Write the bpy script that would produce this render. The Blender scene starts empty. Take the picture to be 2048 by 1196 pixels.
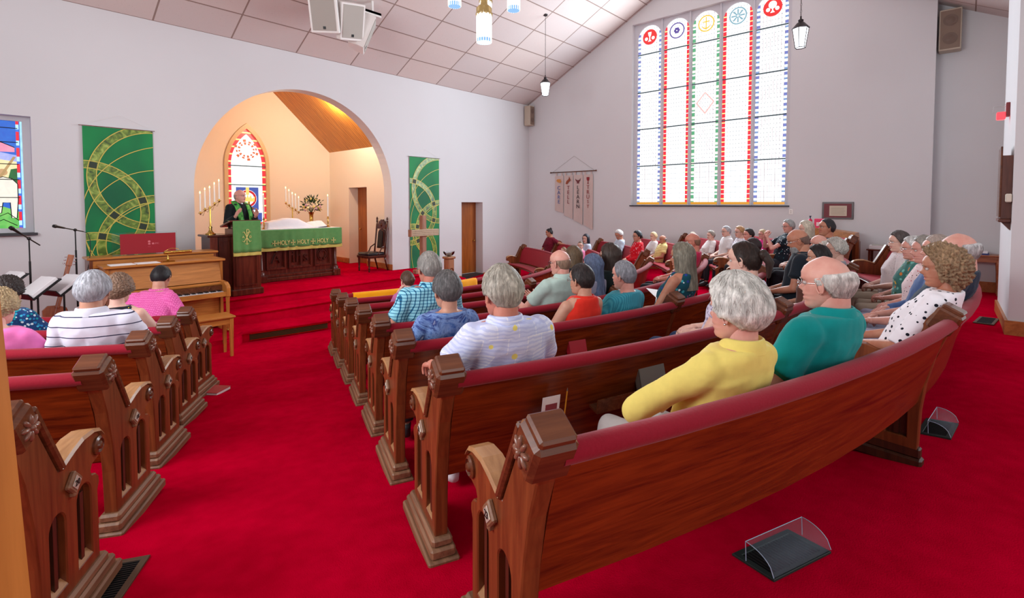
import bpy, math, random
import numpy as np
from mathutils import Vector, Matrix, noise
S=bpy.context.scene; COL=S.collection
pi=math.pi; R=math.radians
sin,cos=math.sin,math.cos
random.seed(4)
# ---------------------------------------------------------------- camera, world, light, exposure
ZC=2.24
cd=bpy.data.cameras.new('camera'); cam=bpy.data.objects.new('camera',cd); COL.objects.link(cam)
cd.sensor_width=36; cd.sensor_fit='HORIZONTAL'; cd.lens=36*1000/2048; cd.shift_x=0; cd.shift_y=-150/2048; cd.clip_start=.02
cam.location=(0,0,ZC); cam.rotation_euler=(R(90-2.3),0,R(42.18-90)); S.camera=cam
S.view_settings.view_transform='Standard'; S.view_settings.look='None'; S.view_settings.gamma=1; S.view_settings.use_curve_mapping=False
S.view_settings.exposure=0.76
w=bpy.data.worlds.new('daylight'); S.world=w; w.use_nodes=True
w.node_tree.nodes['Background'].inputs[0].default_value=(.93,.96,1,1); w.node_tree.nodes['Background'].inputs[1].default_value=.45
def area(name,loc,rot,sx,sy,power,col=(1,1,1)):
    l=bpy.data.lights.new(name,'AREA'); l.shape='RECTANGLE'; l.size=sx; l.size_y=sy; l.energy=power; l.color=col
    o=bpy.data.objects.new(name,l); COL.objects.link(o); o.location=loc; o.rotation_euler=rot; return o
def point(name,loc,power,col,rad=.08):
    l=bpy.data.lights.new(name,'POINT'); l.energy=power; l.color=col; l.shadow_soft_size=rad
    o=bpy.data.objects.new(name,l); COL.objects.link(o); o.location=loc; return o
# daylight entering through the tall side window, plus two added fill lamps out of view
area('window_daylight',(12.70,5.0,4.4),(0,R(90),0),4.0,3.7,360,(.82,.92,1))
area('left_fill',(-2.3,4.2,3.6),(0,R(-97),0),2.2,4.2,205,(.94,.97,1))  # added fill lamp inside the left wall, which has no window
area('rear_fill',(1.2,-4.6,4.0),(R(88),0,0),5,2.2,45,(1,.99,.97))  # added soft fill from behind the camera, no real source there
for x_ in (4.2,6.3): point('chancel_spot',(x_,11.75,5.12 if x_<5 else 4.75),100,(1,.84,.62),.12)
# ---------------------------------------------------------------- materials
def s2l(c): return tuple(((v/255)/12.92 if v/255<=.04045 else ((v/255+.055)/1.055)**2.4) for v in c)
class NT:
    def __init__(s,m): s.t=m.node_tree; s.n=s.t.nodes; s.b=s.n['Principled BSDF']
    def add(s,ty,ins=None,**kw):
        n=s.n.new(ty)
        for k,v in kw.items(): setattr(n,k,v)
        for k,v in (ins or {}).items():
            if isinstance(v,bpy.types.NodeSocket): s.t.links.new(v,n.inputs[k])
            elif isinstance(v,tuple) and len(v)==3 and n.inputs[k].type=='RGBA': n.inputs[k].default_value=(*v,1)
            else: n.inputs[k].default_value=v
        return n
    def math(s,op,a,b=0.,c=0.): 
        n=s.add('ShaderNodeMath',{0:a,1:b,2:c},operation=op); return n.outputs[0]
    def mix(s,f,a,b):
        n=s.add('ShaderNodeMix',data_type='RGBA')
        for i,v in ((0,f),(6,a),(7,b)):
            if isinstance(v,bpy.types.NodeSocket): s.t.links.new(v,n.inputs[i])
            elif isinstance(v,tuple): n.inputs[i].default_value=(*v[:3],1)
            else: n.inputs[i].default_value=v
        return n.outputs[2]
    def co(s,which='Object',sc=(1,1,1),rot=(0,0,0),loc=(0,0,0)):
        t=s.add('ShaderNodeTexCoord'); m=s.add('ShaderNodeMapping',{'Vector':t.outputs[which],'Scale':sc,'Rotation':rot,'Location':loc}); return m.outputs[0]
    def xyz(s,v): n=s.add('ShaderNodeSeparateXYZ',{0:v}); return n.outputs
    def noise(s,v,scale,det=4,dist=0,rough=.5): return s.add('ShaderNodeTexNoise',{'Vector':v,'Scale':scale,'Detail':det,'Distortion':dist,'Roughness':rough}).outputs[0]
    def vor(s,v,scale,rnd=1,out=0): return s.add('ShaderNodeTexVoronoi',{'Vector':v,'Scale':scale,'Randomness':rnd}).outputs[out]
    def ramp(s,f,stops,interp='LINEAR'):
        n=s.add('ShaderNodeValToRGB',{0:f}); r=n.color_ramp; r.interpolation=interp
        while len(r.elements)<len(stops): r.elements.new(.5)
        for e,(p,c) in zip(r.elements,stops): e.position=p; e.color=(*c[:3],1)
        return n.outputs[0]
    def col(s,o): s.t.links.new(o,s.b.inputs['Base Color'])
    def emit(s,o,st): s.t.links.new(o,s.b.inputs['Emission Color']); s.b.inputs['Emission Strength'].default_value=st
    def bump(s,h,st=.3,d=.01):
        n=s.add('ShaderNodeBump',{'Height':h,'Strength':st,'Distance':d}); s.t.links.new(n.outputs[0],s.b.inputs['Normal'])
def mat(name,c=(128,128,128),rough=.5,metal=0,fn=None,spec=.5,sheen=0,trans=0,alpha=1,emit=0):
    m=bpy.data.materials.new(name); m.use_nodes=True; n=NT(m); b=n.b; l=s2l(c)
    b.inputs['Base Color'].default_value=(*(tuple(q*.2 for q in l) if emit else l),1); b.inputs['Roughness'].default_value=rough; b.inputs['Metallic'].default_value=metal
    b.inputs['Specular IOR Level'].default_value=spec; b.inputs['Sheen Weight'].default_value=sheen; b.inputs['Transmission Weight'].default_value=trans; b.inputs['Alpha'].default_value=alpha
    if emit: b.inputs['Emission Color'].default_value=(*l,1); b.inputs['Emission Strength'].default_value=emit
    m.diffuse_color=(*l,1)
    if fn: fn(n)
    return m
def wood(name,dark,light,axis='z',sc=1,rough=.32,coord='Object'):
    d,l=s2l(dark),s2l(light)
    def fn(n):
        s={'x':(.7,9,9),'y':(9,.7,9),'z':(9,9,.7)}[axis]
        v=n.co(coord,tuple(a*sc for a in s)); f=n.noise(v,1.25,6,1.9,.6); g=n.noise(v,7,3,.4)
        h=n.math('ADD',n.math('MULTIPLY',f,.75),n.math('MULTIPLY',g,.25))
        n.col(n.ramp(h,[(.30,d),(.48,tuple(a*.5+b*.5 for a,b in zip(d,l))),(.64,l)])); n.bump(h,.08,.004)
    return mat(name,light,rough,0,fn,spec=.5)
def fabric(name,c,c2=None,scale=60,rough=.9,sheen=.08,amt=.5,bump=.25):
    a=s2l(c); b=s2l(c2) if c2 else tuple(x*.72 for x in a)
    def fn(n):
        v=n.co(); f=n.noise(v,scale,3); g=n.noise(v,4,3)
        n.col(n.mix(n.math('MULTIPLY',n.math('ADD',f,g),amt),a,b)); n.bump(f,bump,.004)
    return mat(name,c,rough,0,fn,spec=.2,sheen=sheen)
def f_carpet(n):
    v=n.co(); a=n.noise(v,150,2); b=n.noise(v,1.1,4,.5); c=n.noise(v,9,3)
    k=n.math('ADD',n.math('MULTIPLY',b,.6),n.math('MULTIPLY',c,.4))
    n.col(n.ramp(k,[(.3,s2l((164,0,30))),(.7,s2l((202,2,46)))])); n.bump(a,.5,.006)
CARPET=mat('red_carpet',(185,10,35),1.0,0,f_carpet,spec=.0,sheen=0)
def f_wall(n):
    v=n.co(); n.bump(n.noise(v,60,3),.08,.003); n.col(n.mix(n.noise(v,.5,3),s2l((220,220,222)),s2l((210,210,212))))
WALL=mat('white_plaster',(222,217,217),.75,0,f_wall,spec=.2)
CREAM=mat('cream_plaster',(240,226,205),.75,spec=.2)
def f_tile(n):
    t=n.add('ShaderNodeTexCoord'); x=n.xyz(t.outputs['UV'])
    def edge(o,w): f=n.math('FRACT',o); return n.math('LESS_THAN',n.math('MINIMUM',f,n.math('SUBTRACT',1.,f)),w)
    e=n.math('MAXIMUM',edge(x[0],.011),edge(x[1],.02))
    v=n.co(); sp=n.math('GREATER_THAN',n.noise(v,45,3,0,.7),.66)
    fl=n.add('ShaderNodeCombineXYZ',{0:n.math('FLOOR',x[0]),1:n.math('FLOOR',x[1])}); wn=n.add('ShaderNodeTexWhiteNoise',{'Vector':fl.outputs[0]}).outputs[0]
    base=n.mix(wn,s2l((216,202,196)),s2l((206,196,194)))
    base=n.mix(n.math('MULTIPLY',sp,.35),base,s2l((165,140,132)))
    n.col(n.mix(e,base,s2l((152,132,124)))); n.bump(n.math('SUBTRACT',1.,e),.6,.01)
TILE=mat('ceiling_tile',(212,200,196),.85,0,f_tile,spec=.15)
def f_plank(n):
    v=n.co(); x=n.xyz(v); f=n.math('FRACT',n.math('MULTIPLY',x[0],13.)) ; g=n.noise(n.co(sc=(14,1.2,14)),1.5,5,1)
    e=n.math('LESS_THAN',f,.12); n.col(n.mix(e,n.ramp(g,[(.3,s2l((165,96,26))),(.7,s2l((214,142,52)))]),s2l((110,58,14))))
PLANK=mat('plank_ceiling_wood',(200,130,50),.4,0,f_plank)
PEWBACK=wood('pew_back_wood',(72,24,8),(134,56,18),'x',1.2,.26,'UV')
PEWEND=wood('pew_end_wood',(84,38,18),(132,70,36),'z',1.0,.32)
PEWCAP=wood('pew_cap_wood',(70,34,20),(112,64,38),'y',1,.25)
PEWEDGE=wood('worn_arm_wood',(140,94,56),(186,138,92),'x',1,.35)
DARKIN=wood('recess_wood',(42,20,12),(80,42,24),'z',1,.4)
FOOTW=wood('pew_foot_wood',(96,62,42),(150,110,80),'x',1,.5)
ROLL=fabric('red_velvet',(152,14,40),(128,8,30),90,.85,.12)
SEATC=fabric('red_seat_cushion',(165,14,38),(135,8,28),90,.85,.12)
OAK=wood('golden_oak',(150,88,34),(200,130,62),'x',1,.3)
OAKZ=wood('golden_oak_upright',(150,88,34),(198,128,60),'z',1,.3)
DOORW=wood('door_wood',(130,66,20),(176,98,36),'z',.6,.3)
BASEW=wood('baseboard_wood',(150,84,38),(190,118,62),'x',.6,.4)
MAHO=wood('mahogany',(58,20,12),(104,44,28),'z',.8,.25)
MAHOX=wood('mahogany_carved',(48,18,12),(84,38,26),'z',1,.22)
BRASS=mat('polished_brass',(200,160,80),.2,1)
BLACK=mat('black_metal',(22,22,24),.4,.3)
BLKLEATHER=mat('black_leather',(24,24,28),.28)
WHITE=mat('white_enamel',(236,234,230),.4)
GREYW=mat('grey_cloth_grille',(176,172,164),.8)
PAPER=mat('white_paper',(238,238,240),.7)
CHROME=mat('chrome',(210,210,212),.15,1)
GLASS=mat('clear_glass',(240,248,250),.03,0,trans=1,spec=.5); 
LAMPW=mat('lit_glass_white',(255,247,232),.3,emit=3)
LAMPC=mat('lit_lantern_glass',(240,246,255),.3,emit=2.2)
FLAME=mat('candle_flame',(255,190,90),.5,emit=12)
WAX=mat('candle_wax',(245,242,232),.4)
CREAMCAB=mat('beige_speaker',(190,176,158),.6)
# ---------------------------------------------------------------- mesh helpers
class MB:
    def __init__(s): s.v=[]; s.f=[]; s.m=[]; s.uv=None
    def add(s,vs,fs,mi=0,M=None):
        o=len(s.v)
        s.v+= [tuple(M@Vector(p)) for p in vs] if M is not None else [tuple(p) for p in vs]
        s.f+=[tuple(i+o for i in f) for f in fs]; s.m+=[mi]*len(fs); return s
    def box(s,x0,x1,y0,y1,z0,z1,mi=0,M=None,b=0):
        if b>0:
            b=min(b,abs(x1-x0)*.45,abs(y1-y0)*.45,abs(z1-z0)*.45); vs=[];
            import itertools
            for X,sx in ((x0,1),(x1,-1)):
                for Y,sy in ((y0,1),(y1,-1)):
                    for Z,sz in ((z0,1),(z1,-1)):
                        vs+=[(X,Y+sy*b,Z+sz*b),(X+sx*b,Y,Z+sz*b),(X+sx*b,Y+sy*b,Z)]
            bm=bmesh_hull(vs); return s.add(bm[0],bm[1],mi,M)
        return s.add([(x0,y0,z0),(x1,y0,z0),(x1,y1,z0),(x0,y1,z0),(x0,y0,z1),(x1,y0,z1),(x1,y1,z1),(x0,y1,z1)],[(0,3,2,1),(4,5,6,7),(0,1,5,4),(1,2,6,5),(2,3,7,6),(3,0,4,7)],mi,M)
    def lathe(s,prof,c=(0,0,0),n=20,mi=0,M=None,sq=None):
        vs=[];fs=[]
        for r,z in prof:
            for i in range(n):
                a=2*pi*(i+.5)/n; vs.append((c[0]+r*cos(a),c[1]+r*sin(a),c[2]+z))
        for j in range(len(prof)-1):
            for i in range(n): fs.append((j*n+i,j*n+(i+1)%n,(j+1)*n+(i+1)%n,(j+1)*n+i))
        fs.append(tuple(range(n-1,-1,-1))); fs.append(tuple((len(prof)-1)*n+i for i in range(n)))
        return s.add(vs,fs,mi,M)
    def tube(s,pts,rad,n=10,mi=0,M=None,ell=None,caps=True):
        pts=[Vector(p) for p in pts]; k=len(pts); rad=[rad]*k if not hasattr(rad,'__len__') else list(rad)
        vs=[];fs=[]; up=None
        for i,p in enumerate(pts):
            t=(pts[min(i+1,k-1)]-pts[max(i-1,0)]); t=t.normalized() if t.length>1e-9 else Vector((0,0,1))
            if up is None:
                up=Vector((0,0,1)) if abs(t.z)<.9 else Vector((0,1,0))
            a=t.cross(up)
            if a.length<1e-5: a=t.cross(Vector((1,0,0)))
            a.normalize(); b=a.cross(t).normalized(); up=b
            e=ell[i] if ell else (1,1)
            for j in range(n):
                q=2*pi*j/n; vs.append(p+a*(cos(q)*rad[i]*e[0])+b*(sin(q)*rad[i]*e[1]))
        for i in range(k-1):
            for j in range(n): fs.append((i*n+j,i*n+(j+1)%n,(i+1)*n+(j+1)%n,(i+1)*n+j))
        fs.append(tuple(range(n-1,-1,-1))); fs.append(tuple((k-1)*n+i for i in range(n)))
        return s.add(vs,fs,mi,M)
    def rod(s,pts,rad,n=10,mi=0,M=None):   # tube with rounded ends
        pts=[Vector(p) for p in pts]; rad=[rad]*len(pts) if not hasattr(rad,'__len__') else list(rad)
        d0=(pts[0]-pts[1]).normalized(); d1=(pts[-1]-pts[-2]).normalized(); P=[];Q=[]
        for t in (.95,.7,.38): P.append(pts[0]+d0*rad[0]*t); Q.append(rad[0]*math.sqrt(1-t*t))
        P+=pts; Q+=rad
        for t in (.38,.7,.95): P.append(pts[-1]+d1*rad[-1]*t); Q.append(rad[-1]*math.sqrt(1-t*t))
        return s.tube(P,Q,n,mi,M)
    def ball(s,c,r,mi=0,n=12,M=None):
        r=(r,r,r) if not hasattr(r,'__len__') else r; m=max(4,n*2//3); vs=[];fs=[]
        for j in range(m+1):
            t=-pi/2+pi*(j+.02)/(m+.04)
            for i in range(n): a=2*pi*i/n; vs.append((c[0]+r[0]*cos(t)*cos(a),c[1]+r[1]*cos(t)*sin(a),c[2]+r[2]*sin(t)))
        for j in range(m):
            for i in range(n): fs.append((j*n+i,j*n+(i+1)%n,(j+1)*n+(i+1)%n,(j+1)*n+i))
        fs.append(tuple(range(n-1,-1,-1))); fs.append(tuple(m*n+i for i in range(n)))
        return s.add(vs,fs,mi,M)
    def prism(s,poly,a,b,M=None,mi=0,ax='y'):
        # poly in (u,v); extruded a..b along third axis; ax y: (u,t,v); z:(u,v,t); x:(t,u,v)
        n=len(poly); mk={'y':lambda u,v,t:(u,t,v),'z':lambda u,v,t:(u,v,t),'x':lambda u,v,t:(t,u,v)}[ax]
        vs=[mk(u,v,a) for u,v in poly]+[mk(u,v,b) for u,v in poly]
        fs=[tuple(range(n)),tuple(range(2*n-1,n-1,-1))]+[(i,i+n,(i+1)%n+n,(i+1)%n) for i in range(n)]
        return s.add(vs,fs,mi,M)
    def build(s,name,mats,parent=None,smooth=False,bevel=0,local=False,ang=None):
        me=bpy.data.meshes.new(name)
        v=s.v
        if parent is not None and not local:
            L=WL.get(parent.name,Vector((0,0,0))); v=[(p[0]-L[0],p[1]-L[1],p[2]-L[2]) for p in v]
        me.from_pydata(v,[],s.f)
        mats=mats if isinstance(mats,(list,tuple)) else [mats]
        for m in mats: me.materials.append(m)
        if len(mats)>1: me.polygons.foreach_set('material_index',s.m)
        if s.uv:
            u=me.uv_layers.new(name='UVMap')
            for p in me.polygons:
                for li,vi in zip(p.loop_indices,p.vertices): u.data[li].uv=s.uv[vi]
        me.validate(); fixn(me)
        if smooth:
            me.polygons.foreach_set('use_smooth',[True]*len(me.polygons))
            if ang: me.set_sharp_from_angle(angle=R(ang))
        me.update()
        o=bpy.data.objects.new(name,me); COL.objects.link(o)
        if parent is not None: o.parent=parent
        if parent is not None: WL[o.name]=WL.get(parent.name,Vector((0,0,0)))
        if bevel:
            md=o.modifiers.new('bevel','BEVEL'); md.width=bevel; md.segments=2; md.limit_method='ANGLE'; md.angle_limit=R(35)
        return o
import bmesh
def fixn(me):
    bm=bmesh.new(); bm.from_mesh(me); bmesh.ops.recalc_face_normals(bm,faces=bm.faces); bm.to_mesh(me); bm.free()
def bmesh_hull(vs):
    bm=bmesh.new(); V=[bm.verts.new(v) for v in vs]; r=bmesh.ops.convex_hull(bm,input=V); bmesh.ops.dissolve_limit(bm,angle_limit=.02,verts=bm.verts,edges=bm.edges)
    bm.verts.index_update(); o=([tuple(v.co) for v in bm.verts],[tuple(v.index for v in f.verts) for f in bm.faces]); bm.free(); return o
WL={}
def thing(name,label,cat,loc=(0,0,0),group=None,rz=0,kind=None):
    o=bpy.data.objects.new(name,None); COL.objects.link(o); o.location=loc; o.rotation_euler=(0,0,rz); o.empty_display_size=.1
    WL[o.name]=Vector(loc); return tag(o,label,cat,group,kind)
def tag(o,label=None,cat=None,group=None,kind=None):
    if label: o['label']=label
    if cat: o['category']=cat
    if group: o['group']=group
    if kind: o['kind']=kind
    return o
def struct(mb,name,m,label=None,cat=None,**k):
    o=mb.build(name,m,**k); o['kind']='structure'
    return o
def curve_mesh(c):
    o=bpy.data.objects.new('tmp',c); COL.objects.link(o); dg=bpy.context.evaluated_depsgraph_get(); e=o.evaluated_get(dg); me=bpy.data.meshes.new_from_object(e)
    v=[tuple(x.co) for x in me.vertices]; f=[tuple(p.vertices) for p in me.polygons]
    bpy.data.objects.remove(o); bpy.data.curves.remove(c); bpy.data.meshes.remove(me); return v,f
def slab(outline,holes,t,bev=0):
    """filled 2d outline with holes, thickness t centred on 0; returns verts (u,v,w), faces"""
    c=bpy.data.curves.new('tmp','CURVE'); c.dimensions='2D'; c.fill_mode='BOTH'; c.extrude=max(t/2-bev,0.0001); c.bevel_depth=bev; c.bevel_resolution=0; c.offset=-bev
    for poly in [outline]+list(holes):
        sp=c.splines.new('POLY'); sp.points.add(len(poly)-1)
        for p,q in zip(sp.points,poly): p.co=(q[0],q[1],0,1)
        sp.use_cyclic_u=True
    return curve_mesh(c)
def text(s,size,t=.001,align='CENTER'):
    c=bpy.data.curves.new('tmp','FONT'); c.body=s; c.size=size; c.extrude=t; c.align_x=align; c.align_y='CENTER'; c.resolution_u=3
    return curve_mesh(c)
def YZ(x): return Matrix(((0,0,1,x),(1,0,0,0),(0,1,0,0),(0,0,0,1)))      # (u,v,w)->(w+x,u,v)
def XZ(y): return Matrix(((1,0,0,0),(0,0,-1,y),(0,1,0,0),(0,0,0,1)))     # (u,v,w)->(u,y-w,v)
def arc(cx,cy,r,a0,a1,n=24,ry=None): return [(cx+r*cos(R(a0+(a1-a0)*i/n)),cy+(ry or r)*sin(R(a0+(a1-a0)*i/n))) for i in range(n+1)]
# ---------------------------------------------------------------- geometry of the room
CX_,CY_=5.4,10.9; Y0=10.84; XW=12.8; PZ=.54
def Rk(k): return 10.77-.908*(8-k)
def zf(r): return max(0,.02+.102*(min(r,11)-4.4))
def zfl(x,y):
    z=zf(math.hypot(x-CX_,y-CY_)); t=min(max((x-8.5)/3,0),1); u=min(max((3-y)/3,0),1)
    return z-.14*t*t*(3-2*t)*u
def P(r,a): a=R(a); return (CX_+r*sin(a),CY_-r*cos(a))
mb=MB(); nx,ny=84,84; X0_,X1_,Yb,Yf=-2.6,13.4,-5.,Y0+.02
for j in range(ny+1):
    for i in range(nx+1):
        x=X0_+(X1_-X0_)*i/nx; y=Yb+(Yf-Yb)*j/ny; mb.v.append((x,y,zfl(x,y)))
mb.f=[(j*(nx+1)+i,j*(nx+1)+i+1,(j+1)*(nx+1)+i+1,(j+1)*(nx+1)+i) for j in range(ny) for i in range(nx)]; mb.m=[0]*len(mb.f)
struct(mb,'floor',CARPET,smooth=True)
# front wall with arch, side door and left window
ZS=2.53; ra=2.205; acx=5.195
outl=[(-2.6,-.1),(13.15,-.1),(13.15,5.51),(-2.6,5.51)]
archh=[(acx+ra,0.0),]+arc(acx,ZS,ra,0,180,48)+[(acx-ra,0.0)]
v,f=slab(outl,[archh,[(9.78,0),(10.64,0),(10.64,2.29),(9.78,2.29)],[(-.55,1.78),(.78,1.78),(.78,3.60),(-.55,3.60)]],.34)
mb=MB().add(v,f,0,XZ(Y0+.17)); struct(mb,'wall_front',WALL)
ZR=8.51; YR=5.0; SL=.514
def ceilz(y): return ZR-SL*abs(y-YR)
outl=[(.5,-.1),(Y0,-.1),(Y0,5.51),(YR,ZR),(.5,ceilz(.5))]
WY0,WY1,WZ0,WZ1=3.03,7.04,2.20,7.24
v,f=slab(outl,[[(WY0,WZ0),(WY1,WZ0),(WY1,WZ1),(WY0,WZ1)]],.35)
mb=MB().add(v,f,0,YZ(XW+.175)); struct(mb,'wall_right',WALL)
mb=MB().box(13.15,13.3,-.8,.5,-.1,6.3); struct(mb,'wall_right_recess',WALL)
mb=MB().box(10.8,13.15,-.8,-.62,-.1,5.7).box(8.3,10.8,-.8,-.41,-.1,5.75); struct(mb,'wall_back',WALL)
mb=MB().add([(-2.6,-5,-.1),(-2.6,Y0,-.1),(-2.6,Y0,5.51),(-2.6,YR,ZR),(-2.6,-1,5.42),(-2.6,-5,5.42)],[(0,1,2,3,4,5)]); struct(mb,'wall_left',WALL)
# ceiling (two slopes)
mb=MB(); hx=math.hypot(1,SL)
for (ya,yb) in ((Y0,YR),(YR,-1.0)):
    o=len(mb.v); mb.v+=[(-2.6,ya,ceilz(ya)),(13.35,ya,ceilz(ya)),(13.35,yb,ceilz(yb)),(-2.6,yb,ceilz(yb))]; mb.f.append((o,o+1,o+2,o+3)); mb.m.append(0)
    mb.uv=(mb.uv or [])+[((x-2.41)/1.29,abs(y-Y0)*hx/.68+(.0)) for x,y in ((-2.6,ya),(13.35,ya),(13.35,yb),(-2.6,yb))]
struct(mb,'ceiling',TILE)
# platform and steps
def step(x0,x1,yf,curve,z0,z1,yb=11.2,name='platform'):
    n=30; pts=[]
    for i in range(n+1):
        x=x0+(x1-x0)*i/n; pts.append((x,yf+curve*(x-5.4)**2))
    pts=[(x1,yb)]+[(x0,yb)]+pts
    return pts
def bull(mb,pts,z0,z1):
    # pts: closed polygon (x,y); riser inset under a rounded nosing
    n=len(pts); c=(sum(p[0] for p in pts)/n,sum(p[1] for p in pts)/n)
    def off(d):
        o=[]
        for i,p in enumerate(pts):
            a=Vector(pts[i-1]);b=Vector(pts[(i+1)%n]); t=(b-a).normalized(); nn=Vector((t.y,-t.x)); 
            if nn.dot(Vector(p)-Vector(c))<0: nn=-nn
            o.append((p[0]+nn.x*d,p[1]+nn.y*d))
        return o
    rings=[(-.035,z0),(-.035,z1-.055),(-.01,z1-.045),(0,z1-.022),(-.01,z1-.004),(-.03,z1)]
    o=len(mb.v)
    for d,z in rings: mb.v+=[(x,y,z) for x,y in off(d)]
    for j in range(len(rings)-1):
        for i in range(n): mb.f.append((o+j*n+i,o+j*n+(i+1)%n,o+(j+1)*n+(i+1)%n,o+(j+1)*n+i)); mb.m.append(0)
    mb.f.append(tuple(o+(len(rings)-1)*n+i for i in range(n))); mb.m.append(0)
def rounded(x0,x1,yf,yb,r,curve=0,left=None):
    pts=[(x1,yb),(x0,yb)]
    pts+=[(x0+r-r*cos(R(t)),yf+r-r*sin(R(t))+curve*(x0+r-5.4)**2) for t in range(0,91,15)]
    n=24; pts+=[(x0+r+(x1-x0-2*r)*i/n,yf+curve*(x0+r+(x1-x0-2*r)*i/n-5.4)**2) for i in range(1,n)]
    pts+=[(x1-r+r*sin(R(t)),yf+r-r*cos(R(t))+curve*(x1-r-5.4)**2) for t in range(0,91,15)]
    return pts
mb=MB()
bull(mb,rounded(2.0,8.05,9.68,Y0-.002,.35),.36,.54)
bull(mb,rounded(2.9,8.6,9.08,Y0-.002,.45),.18,.37)
bull(mb,[(9.0,Y0-.002),(-2.4,Y0-.002),(-2.4,8.35),(1.5,8.32),(2.3,8.26),(2.62,8.28),(2.82,8.4),(2.9,8.53)]+[(x,8.3+.045*(x-5.4)**2) for x in (3.0,3.4,3.8,4.2,4.6,5,5.4,5.8,6.2,6.6,7,7.4,7.8)]+[(8.3,8.8),(8.7,9.2),(9.0,9.9)],-.05,.18)
mb.box(2.6,8,Y0-.01,14.3,.3,.54)
struct(mb,'platform',CARPET,smooth=True,ang=50)
# steps grille
mb=MB(); g0=(3.13,8.47);g1=(4.28,8.30)
t=thing('step_vent','long black metal vent grille set in the riser of the lowest red platform step','vent',(3.7,8.37,.02))
fr=MB();br=MB()
for i in range(12):
    x=3.10+(4.34-3.10)*i/12; x2=3.10+(4.34-3.10)*(i+1)/12; yy=lambda q:8.3+.045*(q-5.4)**2+.018
    for z in (.02,.125): fr.add([(x,yy(x),z),(x2,yy(x2),z),(x2,yy(x2),z+.012),(x,yy(x),z+.012),(x,yy(x)-.012,z),(x2,yy(x2)-.012,z),(x2,yy(x2)-.012,z+.012),(x,yy(x)-.012,z+.012)],[(0,1,2,3),(7,6,5,4),(0,4,5,1),(3,2,6,7)])
    for z in [.035+.0145*k for k in range(6)]: br.add([(x,yy(x)-.004,z),(x2,yy(x2)-.004,z),(x2,yy(x2)-.004,z+.007),(x,yy(x)-.004,z+.007)],[(0,1,2,3)])
    br.add([(x,yy(x)+.01,.02),(x2,yy(x2)+.01,.02),(x2,yy(x2)+.01,.135),(x,yy(x)+.01,.135)],[(0,1,2,3)],1)
fr.build('frame',BRASS,t); br.build('grille',[mat('vent_bronze',(96,76,40),.5,.5),BLACK],t)
# chancel
YB=14.1; XR=7.45; XL=2.94; EZ=3.76; RZ=5.9
chw=[(XL-.2,0),(XR+.5,0),(XR+.5,EZ-.2),(acx,RZ+.3),(XL-.2,EZ-.2)]
def lancet(cx,z0,zs,hw,za,n=14):
    # pointed arch with apex height za
    h=za-zs; r=(hw*hw+h*h)/(2*hw); pts=[(cx+hw,z0)]
    a1=math.atan2(h,hw-(hw-r)-0) if False else math.asin(h/r)
    pts+=[(cx+hw-r+r*cos(a1*i/n),zs+r*sin(a1*i/n)) for i in range(n+1)]
    pts+=[(cx-hw+r-r*cos(a1*i/n),zs+r*sin(a1*i/n)) for i in range(n-1,-1,-1)]
    return pts+[(cx-hw,z0)]
wc=5.13
v,f=slab(chw,[lancet(wc,1.7,3.25,.50,4.27)],.2)
mb=MB().add(v,f,0,XZ(YB+.1)); struct(mb,'wall_chancel_back',CREAM)
v,f=slab([(Y0+.3,0),(YB,0),(YB,EZ+.05),(Y0+.3,EZ+.05)],[[(12.09,.0),(13.03,.0),(13.03,2.70),(12.09,2.70)]],.34)
mb=MB().add(v,f,0,YZ(XR+.17)); struct(mb,'wall_chancel_right',CREAM)
mb=MB().box(XL-.2,XL,Y0+.3,YB,0,EZ); struct(mb,'wall_chancel_left',CREAM)
mb=MB()
for xx,sg in ((XR+.1,1),(XL-.1,-1)):
    za=EZ-.09; zb=RZ
    mb.add([(xx,Y0+.33,za),(acx,Y0+.33,zb),(acx,YB+.1,zb),(xx,YB+.1,za),(xx,Y0+.33,za+.1),(acx,Y0+.33,zb+.1),(acx,YB+.1,zb+.1),(xx,YB+.1,za+.1)],[(0,1,2,3),(4,7,6,5),(0,3,7,4),(0,4,5,1),(2,6,7,3)])
def f_plank2(n):
    x=n.xyz(n.co()); f=n.math('FRACT',n.math('MULTIPLY',x[1],-11.)); g=n.noise(n.co(sc=(1,12,1)),1.5,5,1)
    e=n.math('LESS_THAN',f,.1); n.col(n.mix(e,n.ramp(g,[(.3,s2l((178,104,30))),(.7,s2l((222,148,56)))]),s2l((120,66,18))))
struct(mb,'ceiling_chancel',mat('plank_vault',(205,130,50),.38,0,f_plank2))
mb=MB().box(XL,XR+.01,YB-.02,YB,EZ-.1,EZ-.1+.001)
# baseboards
def bb(name,x0,x1,y0,y1,z0,z1=None):
    mb=MB().box(x0,x1,y0,y1,z0,z0+.15,b=.01); return struct(mb,name,BASEW)
bb('baseboard_chancel_back',XL,XR,YB-.025,YB,PZ); bb('baseboard_chancel_right',XR-.025,XR,Y0+.34,12.09,PZ)
bb('baseboard_chancel_right',XR-.025,XR,13.03,YB,PZ)
bb('baseboard_arch',acx+ra-.025,acx+ra+.0,Y0-.02,Y0+.34,PZ)
mb=MB()
for i in range(30):
    y0=.55+i*(Y0-.6)/30; y1=y0+(Y0-.6)/30; a=zfl(XW,y0);b=zfl(XW,y1)
    mb.add([(XW-.03,y0,a),(XW-.03,y1,b),(XW-.03,y1,b+.2),(XW-.03,y0,a+.2),(XW+.01,y0,a),(XW+.01,y1,b),(XW+.01,y1,b+.2),(XW+.01,y0,a+.2)],[(0,1,2,3),(3,2,6,7),(0,3,7,4),(1,5,6,2)])
struct(mb,'baseboard_right',BASEW)
z=zfl(13.1,-.3)-.05
struct(MB().box(13.12,13.15,-.62,.5,z,z+.25),'baseboard_right_recess',BASEW)
z=zfl(9.5,-.41)-.05
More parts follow.
